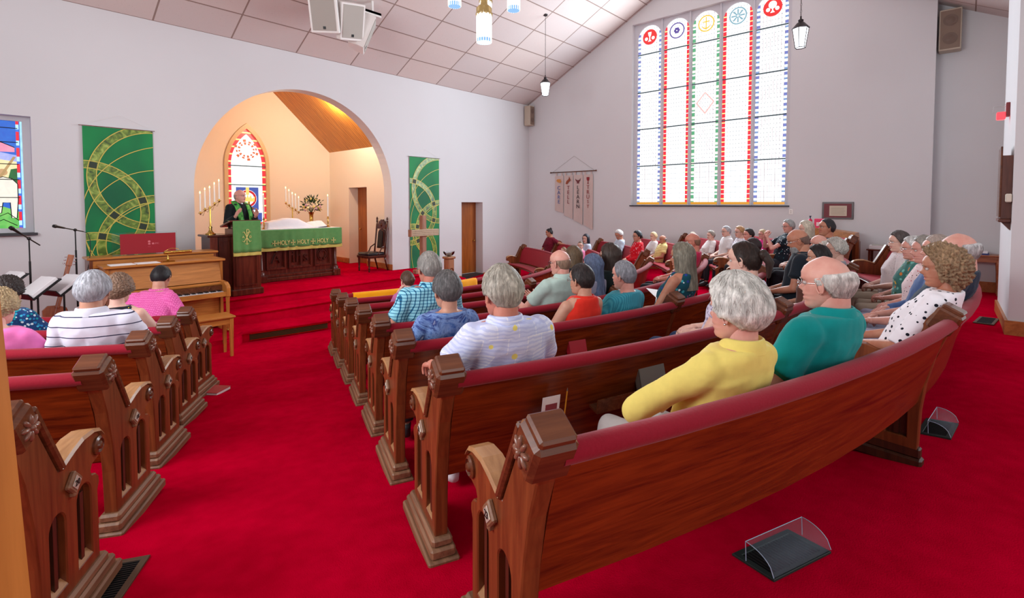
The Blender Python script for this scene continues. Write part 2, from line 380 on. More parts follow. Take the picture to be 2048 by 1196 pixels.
struct(MB().add([(8.27,-.38,1.5-.9),(10.83,-.38,.5),(10.83,-.38,zfl(10.8,-.4)+.17),(8.27,-.38,zfl(8.5,-.4)+.17),(8.27,-.80,.6),(10.83,-.8,.5),(10.83,-.8,zfl(10.8,-.4)+.17),(8.27,-.8,zfl(8.5,-.4)+.17)],[(0,1,2,3),(3,2,6,7),(0,3,7,4),(1,5,6,2),(4,7,6,5)]),'baseboard_back',BASEW)
bb('baseboard_front',9.02,9.77,Y0-.025,Y0,0); bb('baseboard_front',10.65,XW,Y0-.025,Y0,0)
# doors
def door(x0,x1,yy,z0,z1,name,alongY=False,knobside=1):
    t=thing(name,None,None,((x0+x1)/2,yy,z0)); t['kind']='structure'
    mb=MB(); 
    if not alongY:
        mb.box(x0,x1,yy,yy+.05,z0,z1,b=.004); k=MB().ball((x1-.12,yy-.05,z0+.98),(.028,.028,.028)).lathe([(.012,0),(.012,.06)],M=Matrix.Translation((x1-.12,yy-.05,z0+.98))@Matrix.Rotation(R(-90),4,'X'))
    else:
        mb.box(yy,yy+.05,x0,x1,z0,z1,b=.004); k=MB().ball((yy-.05,x0+.45,z0+.98),(.028,.028,.028)).lathe([(.012,0),(.012,.06)],M=Matrix.Translation((yy-.05,x0+.45,z0+.98))@Matrix.Rotation(R(90),4,'Y'))
    mb.build('door_leaf',DOORW,t); k.build('door_knob',BRASS,t,smooth=True); return t
door(9.78,10.64,Y0+.30,.14,2.29,'door_1'); struct(MB().box(9.78,10.64,Y0-.02,Y0+.34,0,.13),'trim_threshold',mat('dark_threshold',(50,45,45),.6))
t=thing('door_2',None,None,(7.8,12.56,PZ)); t['kind']='structure'
MB().box(XR+.29,XR+.34,12.09,13.03,PZ,2.70,b=.004).build('door_leaf',DOORW,t); MB().ball((XR+.25,12.85,1.52),.028).build('door_knob',BRASS,t,smooth=True)
# wooden door casing beside the camera
px_=lambda z:.036-.043*(z-1.85)
mb=MB().add([(x if z==0 else x,y,z) for z in (0,2.45) for x,y in ((-.14,.68),(px_(z),.68),(px_(z),.8),(-.14,.8))],[(0,3,2,1),(4,5,6,7),(0,1,5,4),(1,2,6,5),(2,3,7,6),(3,0,4,7)])
o=struct(mb,'trim_door_post',OAKZ)
# ---------------------------------------------------------------- windows
def glassmat(name,fn,st,rough=.3): 
    return mat(name,(24,24,28),rough,0,lambda n:n.emit(fn(n),st))
RUNNER=[(.0,(.9,.03,.06)),(.3,(1,.95,.7)),(.5,(.9,.03,.06)),(.8,(1,1,1))]
def lit(kind,base=(.36,.37,.38)):
    def fn(n):
        t=n.add('ShaderNodeTexCoord'); x=n.xyz(t.outputs['UV'])  # u 0..1 across, v metres up
        u,v=x[0],x[1]; e=n.math('MINIMUM',u,n.math('SUBTRACT',1.,u)); bord=n.math('LESS_THAN',e,.11)
        fv=n.math('FRACT',n.math('MULTIPLY',v,4.2))
        if kind=='red': bc=n.ramp(fv,[(0,(.30,.006,.012)),(.42,(.5,.34,.3)),(.5,(.30,.006,.012)),(.9,(.6,.45,.12))],'CONSTANT')
        elif kind=='blue': bc=n.ramp(fv,[(0,(.05,.06,.16)),(.3,(.5,.5,.52)),(.55,(.06,.10,.18)),(.75,(.3,.34,.4))],'CONSTANT')
        else: bc=n.ramp(fv,[(0,(.03,.12,.06)),(.4,(.4,.45,.42)),(.55,(.06,.14,.09)),(.75,(.4,.42,.3))],'CONSTANT')
        def ln(o,w): f=n.math('FRACT',o); return n.math('LESS_THAN',n.math('MINIMUM',f,n.math('SUBTRACT',1.,f)),w)
        up=n.math('GREATER_THAN',v,3.3)
        sq=n.math('MAXIMUM',ln(n.math('MULTIPLY',u,6.),.03),ln(n.math('MULTIPLY',v,7.5),.03))
        um=n.math('MULTIPLY',u,4.5); vm=n.math('MULTIPLY',v,4.5)
        di=n.math('MAXIMUM',ln(n.math('ADD',um,vm),.022),ln(n.math('SUBTRACT',um,vm),.022))
        dots=n.math('LESS_THAN',n.vor(n.add('ShaderNodeCombineXYZ',{0:um,1:vm}).outputs[0],2.2,0),.13)
        di=n.math('ADD',n.math('MULTIPLY',di,.38),n.math('MULTIPLY',dots,.7))
        pat=n.math('ADD',n.math('MULTIPLY',sq,n.math('MULTIPLY',n.math('SUBTRACT',1.,up),.72)),n.math('MULTIPLY',di,up))
        c=n.mix(pat,base,(.02,.024,.03)); 
        c=n.mix(bord,c,bc); 
        c=n.mix(ln(n.math('MULTIPLY',e,9.1),.035),c,(.08,.02,.03)) if kind!='red' else c
        yl=n.math('LESS_THAN',v,2.29); c=n.mix(yl,c,(.20,.085,.004))
        return c
    return fn
G={k:glassmat('stained_glass_'+k,lit(k),2.3) for k in ('red','blue','green')}
LEAD=mat('lead_bar',(70,96,104),.5); FRAMEW=mat('window_frame_paint',(206,206,212),.5)
NL=5; mull=.085; side=.10; lw=(WY1-WY0-2*side-4*mull)/5
wn=thing('window_1',None,None,(XW,YR,WZ0)); wn['kind']='structure'
outl=[(WY0,WZ0),(WY1,WZ0),(WY1,WZ1),(WY0,WZ1)]; holes=[]; gl=[]
for i in range(5):
    y1=WY1-side-i*(lw+mull); y0=y1-lw; zs=7.17-lw/2
    h=[(y1,WZ0+.03)]+arc((y0+y1)/2,zs,lw/2,0,180,20)+[(y0,WZ0+.03)]; holes.append(h); gl.append((y0,y1,zs,h))
v,f=slab(outl,holes,.05); MB().add(v,f,0,YZ(XW+.16)).build('window_frame',FRAMEW,wn)
mb=MB()
for i in range(4):
    y=WY1-side-lw-i*(lw+mull)-mull/2; mb.box(XW+.08,XW+.15,y-.02,y+.02,WZ0,WZ1,b=.006)
mb.build('mullion',FRAMEW,wn)
MB().box(XW-.04,XW+.14,WY0-.03,WY1+.03,WZ0-.03,WZ0+.005).build('window_sill',mat('dark_sill',(60,60,66),.5),wn)
kinds=['blue','red','green','red','blue']
MED={'red':mat('ruby_glass',(215,40,40),.3,emit=.7),'gold':mat('amber_glass',(245,175,50),.3,emit=.8),'purple':mat('violet_glass',(90,70,150),.3,emit=.6),'grey':mat('teal_glass',(120,160,175),.3,emit=.7),'white':mat('opal_glass',(255,255,255),.3,emit=1)}
for i,(y0,y1,zs,h) in enumerate(gl):
    mb=MB(); n=len(h); mb.v=[(XW+.17,a,b) for a,b in h]; mb.f=[tuple(range(n))]; mb.m=[0]; mb.uv=[((a-y0)/lw,b) for a,b in h]
    p=mb.build('pane',G[kinds[i]],wn)
    b=MB()
    for j,z in enumerate((3.30,4.33,5.35,6.40)): b.box(XW+.14,XW+.165,y0,y1,z-.014,z+.014,b=.003)
    b.build('lead_bar',LEAD,wn)
    m=MB(); yc=(y0+y1)/2; zc=zs+.03; r=lw*.30; T=YZ(XW+.155)
    mcol=['red','purple','gold','grey','red'][i]
    v,f=slab(arc(yc,zc,r,0,360,24)[:-1],[arc(yc,zc,r*.86,0,360,24)[:-1]],.006) if i in(1,2,3) else slab(arc(yc,zc,r,0,360,24)[:-1],[],.004)
    m.add(v,f,0,T)
    if i in (0,4): # chalice on red roundel
        w=1; m.prism([(yc-.05,zc+.13),(yc+.05,zc+.13),(yc+.035,zc+.04),(yc+.012,zc),(yc+.012,zc-.07),(yc+.05,zc-.12),(yc-.05,zc-.12),(yc-.012,zc-.07),(yc-.012,zc),(yc-.035,zc+.04)],XW+.148,XW+.152,mi=1,ax='x')
        for s_ in (-1,1): m.prism(arc(yc+s_*.1,zc-.04,.045,0,360,14)[:-1],XW+.148,XW+.152,mi=1,ax='x')
        if i==4: m.prism(arc(yc,zc+.06,.09,0,360,14)[:-1],XW+.148,XW+.152,mi=1,ax='x')
    elif i==2:
        m.box(XW+.148,XW+.154,yc-.012,yc+.012,zc-.16,zc+.16); m.box(XW+.148,XW+.154,yc-.09,yc+.09,zc+.03,zc+.055)
        a=arc(yc,zc-.02,.12,200,340,12); m.prism(a+[(p[0],p[1]+.03) for p in a[::-1]],XW+.148,XW+.154,ax='x')
    elif i==1:
        for k in range(6):
            q=k*60; m.prism(arc(yc+.05*cos(R(q)),zc+.05*sin(R(q)),.035,0,360,8)[:-1],XW+.15,XW+.1535,ax='x')
    else:
        for k in range(8):
            q=R(k*45); m.prism([(yc+.03*cos(q-.5),zc+.03*sin(q-.5)),(yc+.16*cos(q-.12),zc+.16*sin(q-.12)),(yc+.16*cos(q+.12),zc+.16*sin(q+.12)),(yc+.03*cos(q+.5),zc+.03*sin(q+.5))],XW+.15,XW+.1535,ax='x')
    m.build('roundel',[MED[mcol],MED['white']],wn)
y0,y1,zs,h=gl[2]; yc=(y0+y1)/2
v,f=slab([(yc,5.12),(yc+.24,4.85),(yc,4.55),(yc-.24,4.85)],[[(yc,5.08),(yc+.2,4.85),(yc,4.6),(yc-.2,4.85)]],.004)
mb=MB().add(v,f,0,YZ(XW+.155)); mb.build('red_diamond',mat('rose_glass',(240,170,165),.3,emit=.8),wn)
# chancel pointed window
wn=thing('window_2',None,None,(wc,YB,1.7)); wn['kind']='structure'
o=lancet(wc,1.7,3.25,.56,4.36); i_=lancet(wc,1.7,3.25,.47,4.22)
v,f=slab(o,[i_],.06); MB().add(v,f,0,XZ(YB-.01)).build('window_frame',mat('pale_oak_trim',(222,190,140),.4),wn)
def f_ch(n):
    t=n.add('ShaderNodeTexCoord'); x=n.xyz(t.outputs['UV']); u,v=x[0],x[1]
    def ln(o,w): f=n.math('FRACT',o); return n.math('LESS_THAN',n.math('MINIMUM',f,n.math('SUBTRACT',1.,f)),w)
    sq=n.math('MAXIMUM',ln(n.math('MULTIPLY',u,6.5),.035),ln(n.math('MULTIPLY',v,6.5),.035))
    return n.mix(n.math('MULTIPLY',sq,.55),(.93,.97,1),(.45,.5,.5))
GC=glassmat('chancel_glass',f_ch,.85)
mb=MB(); mb.v=[(a,YB+.03,b) for a,b in i_]; mb.f=[tuple(range(len(i_)))]; mb.m=[0]; mb.uv=[(a-wc,b) for a,b in i_]; mb.build('pane',GC,wn)
j_=lancet(wc,1.75,3.25,.385,4.08)
def f_border(n):
    v=n.co(); return n.ramp(n.math('FRACT',n.math('MULTIPLY',n.xyz(v)[2],5.2)),[(0,(.75,.03,.04)),(.42,(.75,.03,.04)),(.46,(1,.75,.25)),(.62,(1,.8,.4)),(.66,(.75,.03,.04))],'CONSTANT')
def ring_strip(cpts,w0,w1,y,mb,k0):
    pass
v,f=slab(i_,[j_],.004); MB().add(v,f,0,XZ(YB+.02)).build('ruby_border',glassmat('ruby_border_glass',f_border,.75),wn)
mb=MB()
for z in (3.24,2.74): mb.box(wc-.47,wc+.47,YB-.0,YB+.02,z-.012,z+.012)
mb.build('lead_bar',LEAD,wn)
AMB=mat('amber_ray',(214,104,54),.3,emit=.6); BLU=mat('blue_glass',(70,90,170),.3,emit=.6); GLD=mat('gold_glass',(248,205,110),.3,emit=.7); RBY=mat('deep_red_glass',(200,30,40),.3,emit=.6)
mb=MB(); zc=3.66
for k in range(12):
    q=R(k*30+10); r0,r1=.14,.28 if k%2 else .24
    for (ra_,rb_) in ((r0,(r0+r1)/2-.006),((r0+r1)/2+.006,r1)):
        mb.prism([(wc+ra_*1.15*cos(q-.13),zc+ra_*sin(q-.13)),(wc+rb_*1.1*cos(q-.13),zc+rb_*sin(q-.13)),(wc+rb_*1.1*cos(q+.13),zc+rb_*sin(q+.13)),(wc+ra_*1.15*cos(q+.13),zc+ra_*sin(q+.13))],YB+.012,YB+.016)
mb.build('sunburst',AMB,wn)
mb=MB().prism(arc(wc,zc,.13,0,360,20,.10)[:-1],YB+.008,YB+.012); mb.build('sunburst_center',MED['white'],wn)
zc=2.38; mb=MB()
v,f=slab([(wc-.28,zc-.3),(wc+.28,zc-.3),(wc+.28,zc+.3),(wc-.28,zc+.3)],[arc(wc,zc,.235,0,360,24)[:-1]],.004); mb.add(v,f,0,XZ(YB+.018))
v,f=slab(arc(wc,zc,.225,0,360,24)[:-1],[arc(wc,zc,.17,0,360,24)[:-1]],.004); mb.add(v,f,2,XZ(YB+.016))
for a,b,c,d in ((-.04,.04,.1,.3),(-.04,.04,-.3,-.1)): mb.box(wc+a,wc+b,YB+.008,YB+.013,zc+c,zc+d,1)
crown=[(-.17,-.08),(.17,-.08),(.19,.06),(.11,.0),(.08,.1),(.03,.02),(0,.12),(-.03,.02),(-.08,.1),(-.11,0),(-.19,.06)]
mb.prism([(wc+a,zc+b) for a,b in crown],YB+.004,YB+.008,mi=1)
mb.build('crown_medallion',[BLU,GLD,RBY],wn)
MB().box(wc-.36,wc+.36,YB+.01,YB+.016,1.76,2.0,0).box(wc-.1,wc+.1,YB+.004,YB+.009,1.8,1.95,1).build('lower_panel',[BLU,GLD],wn)
# left window with the shepherd
wn=thing('window_3',None,None,(.1,Y0,1.78)); wn['kind']='structure'
v,f=slab([(-.55,1.78),(.78,1.78),(.78,3.60),(-.55,3.60)],[[(-.47,1.86),(.69,1.86),(.69,3.53),(-.47,3.53)]],.06); MB().add(v,f,0,XZ(Y0+.2)).build('window_frame',FRAMEW,wn)
MB().box(-.6,.81,Y0-.07,Y0+.17,1.75,1.79).build('window_sill',mat('slate_sill',(54,54,60),.5),wn)
def em(name,c,st=1.0,c2=None):
    st*=.62
    def fn(n):
        v=n.co(); k=n.noise(v,9,3,.8); a=s2l(c); b=s2l(c2) if c2 else tuple(q*.5 for q in a)
        lead=n.math('LESS_THAN',n.vor(v,14,.9,0),.0)
        n.emit(n.mix(k,a,b),st)
    return mat(name,(20,20,20),.3,0,fn)
yg=Y0+.215
SKY=em('sky_blue_glass',(40,120,215),1.1,(20,70,190)); GRN=em('green_glass',(40,170,70),1.0,(150,220,110)); 
mb=MB().box(-.47,.69,yg,yg+.01,1.86,3.53); mb.build('pane',SKY,wn)
def shape(pts,nm,m,dy):
    v,f=slab(pts,[],.003); MB().add(v,f,0,XZ(yg-dy)).build(nm,m,wn)
shape([(-.3,2.75),(.62,2.75),(.62,3.0),(.4,3.05),(.1,3.0),(-.3,3.05)],'pale_sky',em('pale_sky_glass',(190,190,235),1.2,(120,140,220)),.004)
shape([(.0,3.08),(.1,3.12),(.2,3.2),(.33,3.24),(.48,3.18),(.6,3.12),(.6,3.05),(0,3.04)],'pink_cloud',em('pink_glass',(240,165,185),1.2,(210,110,150)),.006)
shape([(.25,2.6),(.62,2.6),(.62,2.9),(.3,2.95)],'cream_hill',em('cream_glass',(240,230,190),1.1,(250,220,150)),.007)
shape([(-.47,1.86),(.63,1.86),(.63,2.12),(.45,2.2),(.2,2.16),(-.1,2.24),(-.47,2.2)],'grass',GRN,.007)
shape([(.5,2.55),(.63,2.5),(.63,2.8),(.55,2.78)],'green_tree',em('leaf_glass',(20,120,50),.9),.008)
shape([(-.1,3.0),(.05,3.05),(.15,2.95),(.3,2.8),(.42,2.7),(.36,2.6),(.28,2.55),(.3,2.4),(.16,2.28),(.0,2.4),(-.2,2.3),(-.35,2.6)],'blue_mantle',em('teal_robe_glass',(60,170,210),1.0,(20,90,170)),.010)
shape([(-.3,2.95),(0.02,2.92),(.12,2.6),(.15,2.2),(.05,2.12),(-.35,2.12)],'red_robe',em('red_robe_glass',(215,15,30),1.1,(140,0,20)),.013)
shape([(.3,2.78),(.45,2.72),(.4,2.62),(.3,2.62)],'red_sleeve',em('red_sleeve_glass',(200,20,30),1.0),.013)
shape(arc(-.02,3.05,.1,0,360,16)[:-1],'red_hair',em('auburn_glass',(205,90,30),1.0),.014)
shape(arc(.46,2.73,.055,0,360,10)[:-1],'hand',em('flesh_glass',(235,185,130),1.0),.016)
shape([(.05,2.18),(.17,2.12),(.16,2.06),(.02,2.1)],'foot',em('flesh_glass_foot',(225,165,105),1.0),.016)
shape([(.58,2.98),(.61,2.97),(.22,2.2),(.19,2.22)],'staff',em('staff_glass',(210,170,110),1.0),.018)
lamb=[(.30,2.58),(.36,2.62),(.46,2.66),(.56,2.63),(.62,2.55),(.62,2.30),(.60,2.02),(.54,2.02),(.53,2.26),(.45,2.26),(.43,2.10),(.36,2.08),(.38,2.26),(.33,2.35),(.37,2.48),(.30,2.54)]
shape(lamb,'lamb',em('lamb_glass',(240,235,215),1.3,(200,195,190)),.020)
LD=mat('lead_came',(14,14,18),.6)
mb=MB()
for z in (2.34,2.62,2.86,3.2,3.42): mb.box(-.47,.64,yg-.026,yg-.02,z-.006,z+.006)
for pts in (lamb,[(.15,2.95),(.3,2.8),(.42,2.7),(.3,2.55),(.3,2.4),(.16,2.28)],[(.02,2.92),(.12,2.6),(.15,2.2)],[(0,3.06),(.1,3.12),(.2,3.2),(.33,3.24),(.48,3.18),(.6,3.12)],[(.45,2.2),(.2,2.16),(-.1,2.24)],[(.2,2.14),(.35,2.02),(.5,2.1),(.62,1.98)],[(.1,1.98),(.3,1.92),(.45,2.0),(.6,1.9)],[(.3,2.0),(.38,1.88)]):
    mb.tube([(a,yg-.024,b) for a,b in pts],.006,5)
mb.build('lead_came',LD,wn)
def f_lb(n):
    return n.ramp(n.math('FRACT',n.math('MULTIPLY',n.xyz(n.co())[2],4.)),[(0,(.8,.01,.03)),(.35,(.05,.15,.7)),(.5,(.5,.8,1)),(.8,(.8,.01,.03))],'CONSTANT')
MB().box(.62,.655,yg-.022,yg-.016,1.86,3.53).box(.665,.69,yg-.022,yg-.016,1.86,3.53,1).build('border_strip',[glassmat('border_red_blue',f_lb,.7),em('pale_blue_strip',(170,225,245),1.4)],wn)
# ---------------------------------------------------------------- pews
def sweep(mb,prof,rk,a0,a1,z0,n=None,mi=0,uvs=True,cap=True):
    n=n or max(3,int(abs(a1-a0)/2.0)); m=len(prof); o=len(mb.v)
    if mb.uv is None: mb.uv=[]
    acc=[0]
    for j in range(1,m): acc.append(acc[-1]+math.hypot(prof[j][0]-prof[j-1][0],prof[j][1]-prof[j-1][1]))
    for i in range(n+1):
        a=a0+(a1-a0)*i/n
        for j,(q,z) in enumerate(prof):
            rr=rk-q; x,y=P(rr,a); mb.v.append((x,y,z0+z)); mb.uv.append((R(a)*rk+rk*1.7,acc[j]+rk*.37))
    for i in range(n):
        for j in range(m): mb.f.append((o+i*m+j,o+i*m+(j+1)%m,o+(i+1)*m+(j+1)%m,o+(i+1)*m+j)); mb.m.append(mi)
    if cap: mb.f+=[tuple(range(o+m-1,o-1,-1)),tuple(o+n*m+j for j in range(m))]; mb.m+=[mi,mi]
def bow(k,a): # small outward bow of the middle part of each row
    return 0.
EP=[(-.075,.10),(-.085,.34),(-.105,.50),(-.145,.68),(-.19,.80),(-.235,.88),(-.20,.97),(-.13,.94),(-.10,.90),(.045,.635),(.065,.645),(.13,.668),(.20,.685),(.28,.682),(.335,.665),(.368,.63),(.375,.59),(.36,.56),(.325,.548),(.285,.54),(.272,.52),(.28,.50),(.315,.488),(.335,.468),(.338,.44),(.322,.41),(.325,.10)]
def arch2(c,hw,z0,zt): return [(c+hw,z0)]+arc(c,zt-hw,hw,0,180,10)+[(c-hw,z0)]
ME={}
def end_meshes():
    # local frame: x forward (q), y outward, z up
    T=.062
    v,f=slab(EP,[arch2(.215,.052,.165,.49),arch2(.03,.052,.165,.47)],T,.005)
    M0=Matrix(((1,0,0,0),(0,0,1,0),(0,1,0,0),(0,0,0,1)))
    body=MB().add(v,f,0,M0)
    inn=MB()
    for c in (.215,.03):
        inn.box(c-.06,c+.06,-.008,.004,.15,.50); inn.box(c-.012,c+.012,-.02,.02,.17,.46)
    sill=MB()
    for c in (.215,.03): sill.add([(c-.052,-.03,.166),(c+.052,-.03,.166),(c+.052,.03,.166),(c-.052,.03,.166),(c-.052,.005,.19),(c+.052,.005,.19)],[(0,1,2,3),(3,2,5,4)])
    foot=MB().box(-.10,.36,-.05,.05,.07,.115,b=.012).box(-.115,.395,-.06,.06,.025,.075,b=.01).box(-.13,.42,-.075,.075,-.02,.03,b=.008)
    sfoot=MB().box(-.10,.34,-.04,.04,-.02,.05,b=.012).box(-.09,.33,-.03,.03,.05,.11,b=.008)
    # cap block: tilted, chamfered
    A=Matrix.Translation((-.185,0,.905))@Matrix.Rotation(R(-28),4,'Y')
    cap=MB().box(-.062,.062,-.068,.068,-.075,.062,b=.014,M=A).box(-.052,.052,-.057,.057,.055,.085,b=.008,M=A)
    mold=MB(); A2=Matrix.Translation((-.06,0,.77))@Matrix.Rotation(R(61.5),4,'Y')
    mold.box(-.175,.175,-.045,.045,.006,.036,b=.008,M=Matrix.Translation((-.035,0,.775))@Matrix.Rotation(R(61.5),4,'Y'))
    arm=MB(); ap=[(.05,.640),(.13,.668),(.20,.686),(.28,.684),(.335,.667),(.366,.635)]
    arm.v=[];
    for i,(q,z) in enumerate(ap):
        arm.v+=[(q,-.045,z-.002),(q,.045,z-.002),(q,.038,z+.012),(q,-.038,z+.012)]
    for i in range(len(ap)-1): 
        for j in range(4): arm.f.append((i*4+j,i*4+(j+1)%4,(i+1)*4+(j+1)%4,(i+1)*4+j))
    arm.f+=[(0,3,2,1),tuple(4*(len(ap)-1)+j for j in range(4))]; arm.m=[0]*len(arm.f)
    Y=lambda q,z,y:Matrix.Translation((q,y,z))@Matrix.Rotation(R(-90),4,'X')
    scroll=MB().lathe([(.040,0),(.040,.012),(.030,.018),(.026,.012),(.018,.014),(.014,.022),(.004,.026)],M=Y(.325,.605,.028),n=18)
    ros=MB()
    for k in range(8):
        a=k*pi/4; Mx=Y(-.172,.895,.068)@Matrix.Rotation(a,4,'Z'); ros.ball((.026,0,.0),(.023,.009,.010),n=8,M=Mx)
    ros.ball((0,0,0.004),(.011,.011,.013),n=10,M=Y(-.172,.895,.068))
    dia=MB(); D=Y(.125,.545,.028)@Matrix.Rotation(R(45),4,'Z')
    dia.box(-.036,.036,-.036,.036,0,.022,b=.006,M=D); dia.box(-.012,.012,-.018,.018,-.0,.02,M=Matrix.Translation((.125,.03,.49)),b=.004)
    plate=MB().box(-.022,.022,-.022,.022,.022,.025,b=.001,M=D)
    for nm,m,mt,kw in (('body',body,PEWEND,{}),('inn',inn,DARKIN,{}),('sill',sill,PEWEDGE,{}),('foot',foot,FOOTW,{}),('sfoot',sfoot,DARKIN,{}),('cap',cap,PEWCAP,{}),('mold',mold,PEWCAP,{}),('arm',arm,PEWEDGE,{}),('scroll',scroll,PEWCAP,{'smooth':True,'ang':40}),('ros',ros,mat('carved_rosette_wood',(128,84,66),.25),{'smooth':True}),('dia',dia,FOOTW,{}),('plate',plate,mat('aged_silver_plate',(196,186,170),.4,.35),{})):
        for mir in (0,1):
            mm=MB(); mm.v=[(x,-y if mir else y,z) for x,y,z in m.v]; mm.f=m.f; mm.m=m.m
            o=mm.build('tmp',mt,**kw); ME[nm,mir]=o.data; bpy.data.objects.remove(o)
end_meshes()
def inst(name,me,parent,M=None):
    o=bpy.data.objects.new(name,me); COL.objects.link(o); o.parent=parent
    if M is not None: o.matrix_local=M
    return o
def end(parent,rk,a,z0,mir,full=True,num=None,detail=True):
    """mir 0: outward is to the left (decreasing angle) """
    x,y=P(rk,a); L=WL[parent.name]; fx,fy=-sin(R(a)),cos(R(a))     # forward = towards centre
    ox,oy=-cos(R(a)),-sin(R(a))                                  # left of someone facing forward
    M=Matrix(((fx,ox,0,x-L.x),(fy,oy,0,y-L.y),(0,0,1,z0-L.z),(0,0,0,1)))
    b=inst('end_panel',ME['body',mir],parent,M)
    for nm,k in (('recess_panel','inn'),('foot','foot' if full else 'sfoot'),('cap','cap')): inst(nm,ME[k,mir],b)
    if full:
        for nm,k in (('recess_sill','sill'),('slanted_molding','mold'),('arm_rest','arm'),('scroll','scroll')): inst(nm,ME[k,mir],b)
        inst('rosette',ME['ros',mir],b); inst('number_bracket',ME['dia',mir],b)
        o=inst('number_plate',ME['plate',mir],b)
        if num:
            v,f=text(num,.034,.0008); sgn=-1 if mir else 1
            m=MB().add(v,f,0,Matrix.Translation((.125,sgn*.0545,.545))@Matrix(((-sgn,0,0,0),(0,0,sgn,0),(0,1,0,0),(0,0,0,1))))
            q=m.build('number_numeral',BLACK,b,local=True)
    return b
BACK=[(-.078,.40),(-.10,.50),(-.135,.64),(-.178,.78),(-.205,.865),(-.185,.875),(-.155,.78),(-.112,.64),(-.075,.50),(-.052,.41)]
ROLLP=[(-.205+.040*cos(R(t)),.885+.034*sin(R(t))) for t in range(0,360,30)]
BCUSH=[(-.165,.87),(-.135,.78),(-.09,.64),(-.052,.50),(-.028,.50),(-.06,.64),(-.105,.79),(-.15,.885)]
SEAT=[(-.06,.385),(.29,.40),(.305,.42),(.29,.435),(-.06,.42)]
SCUSH=[(-.05,.42),(.28,.436),(.305,.445),(.305,.47),(.28,.485),(-.04,.46)]
def pew(k,a0,a1,label,div=(),num=None,lend=True,rend=True,group=None,da=(0,0),racks=()):
    rk=Rk(k); z0=zf(rk); xm,ym=P(rk,(a0+a1)/2)
    t=thing('pew',label,'pew',(xm,ym,z0),group)
    eps=math.degrees(.031/rk)
    cuts=[a0]+list(div)+[a1]
    mb=MB();rl=MB();bc=MB();st=MB();sc=MB()
    for u,w_ in zip(cuts[:-1],cuts[1:]):
        u+=eps;w_-=eps
        sweep(mb,BACK,rk,u,w_,z0); sweep(rl,ROLLP,rk,u,w_,z0); sweep(bc,BCUSH,rk,u,w_,z0); sweep(st,SEAT,rk,u,w_,z0); sweep(sc,SCUSH,rk,u,w_,z0)
    mb.build('backrest',PEWBACK,t,smooth=True,ang=40); rl.build('padded_top_rail',ROLL,t,smooth=True,ang=60); bc.build('back_cushion',SEATC,t,smooth=True,ang=50)
    st.build('seat',PEWBACK,t,smooth=True,ang=40); sc.build('seat_cushion',SEATC,t,smooth=True,ang=50)
    if lend: end(t,rk,a0,z0,0,True,num)
    for d in div: end(t,rk,d,z0,0,False)
    if rend: end(t,rk,a1,z0,1,True,None if lend else num)
    for a in racks:
        rr=MB(); da_=math.degrees(.22/rk)
        sweep(rr,[(-.135,.60),(-.205,.585),(-.216,.66),(-.208,.66),(-.198,.60),(-.14,.615)],rk,a-da_,a+da_,z0,4); rr.build('hymnal_rack',PEWCAP,t)
    return t
AA=22.9
ordn={1:'front',2:'second',3:'third',4:'fourth',5:'fifth',6:'sixth',7:'seventh',8:'rearmost and nearest'}
DIV={1:(),2:(),3:(-.7,),4:(-4.5,9),5:(-5.5,9),6:(-8.0,8),7:(-8.6,8),8:(-8.4,7.5)}
for k in range(1,9):
    pew(k,-(AA+(.42 if k>5 else .25)),AA,'curved wooden pew with red padded top, %s row of the center block'%ordn[k],DIV[k],str(2*k+7),group='curved pews of the center block',racks={7:(-17.5,-12.5),6:(-12.5,),5:(-9,)}.get(k,()))
for k in range(3,8):
    a0=-AA-math.degrees(math.asin(1.56/Rk(k)))
    a1=a0-math.degrees(2.55/Rk(k)) if k>4 else a0-math.degrees(2.1/Rk(k))
    pew(k,a1,a0,'curved wooden pew left of the center aisle, %s'%{3:'foremost beside the piano bench',4:'second from the piano bench',5:'third from the piano bench',6:'fourth from the piano bench',7:'nearest the camera with plate 20'}[k],(),str(2*k+6),group='curved pews left of the aisle',lend=False)
ENDA={2:72,3:68,4:62,5:58,6:53,7:46,8:40.5}
for k in range(2,9):
    a0=AA+math.degrees(math.asin(1.56/Rk(k)))
    pew(k,a0,ENDA[k],'curved wooden pew with red cushions near the tall window wall, %s of its block'%{2:'foremost',3:'second',4:'third',5:'fourth',6:'fifth',7:'sixth',8:'rearmost'}[k],(),str(2*k+8),group='curved pews of the window side block')
# ---------------------------------------------------------------- pulpit, altar and what stands round them
def panel_frame(mb,x0,x1,y,z0,z1,d=.02,w=.02,mi=0):
    mb.box(x0,x1,y-d,y,z0,z0+w,mi).box(x0,x1,y-d,y,z1-w,z1,mi).box(x0,x0+w,y-d,y,z0+w,z1-w,mi).box(x1-w,x1,y-d,y,z0+w,z1-w,mi)
t=thing('pulpit','dark wooden pulpit with a green hanging on its front, beside the piano','pulpit',(3.5,10.05,PZ))
mb=MB().box(3.33,3.81,9.90,10.30,PZ,1.78).box(3.29,3.85,9.86,10.33,PZ,PZ+.12,b=.015); panel_frame(mb,3.37,3.75,9.90,.72,1.68); mb.build('front_body',MAHO,t)
mb=MB().box(2.98,3.33,9.98,10.45,PZ,1.64).box(2.96,3.34,9.96,10.47,PZ,PZ+.10,b=.01); panel_frame(mb,3.12,3.31,9.98,.75,1.58,.015); mb.build('side_wing',MAHOX,t)
MB().box(2.93,3.36,9.93,10.5,1.64,1.68,b=.012).build('wing_top',MAHOX,t)
MB().box(2.97,3.09,9.94,9.99,PZ,1.64).build('corner_post',MAHO,t)
A=Matrix.Translation((3.57,10.1,1.86))@Matrix.Rotation(R(-14),4,'X')
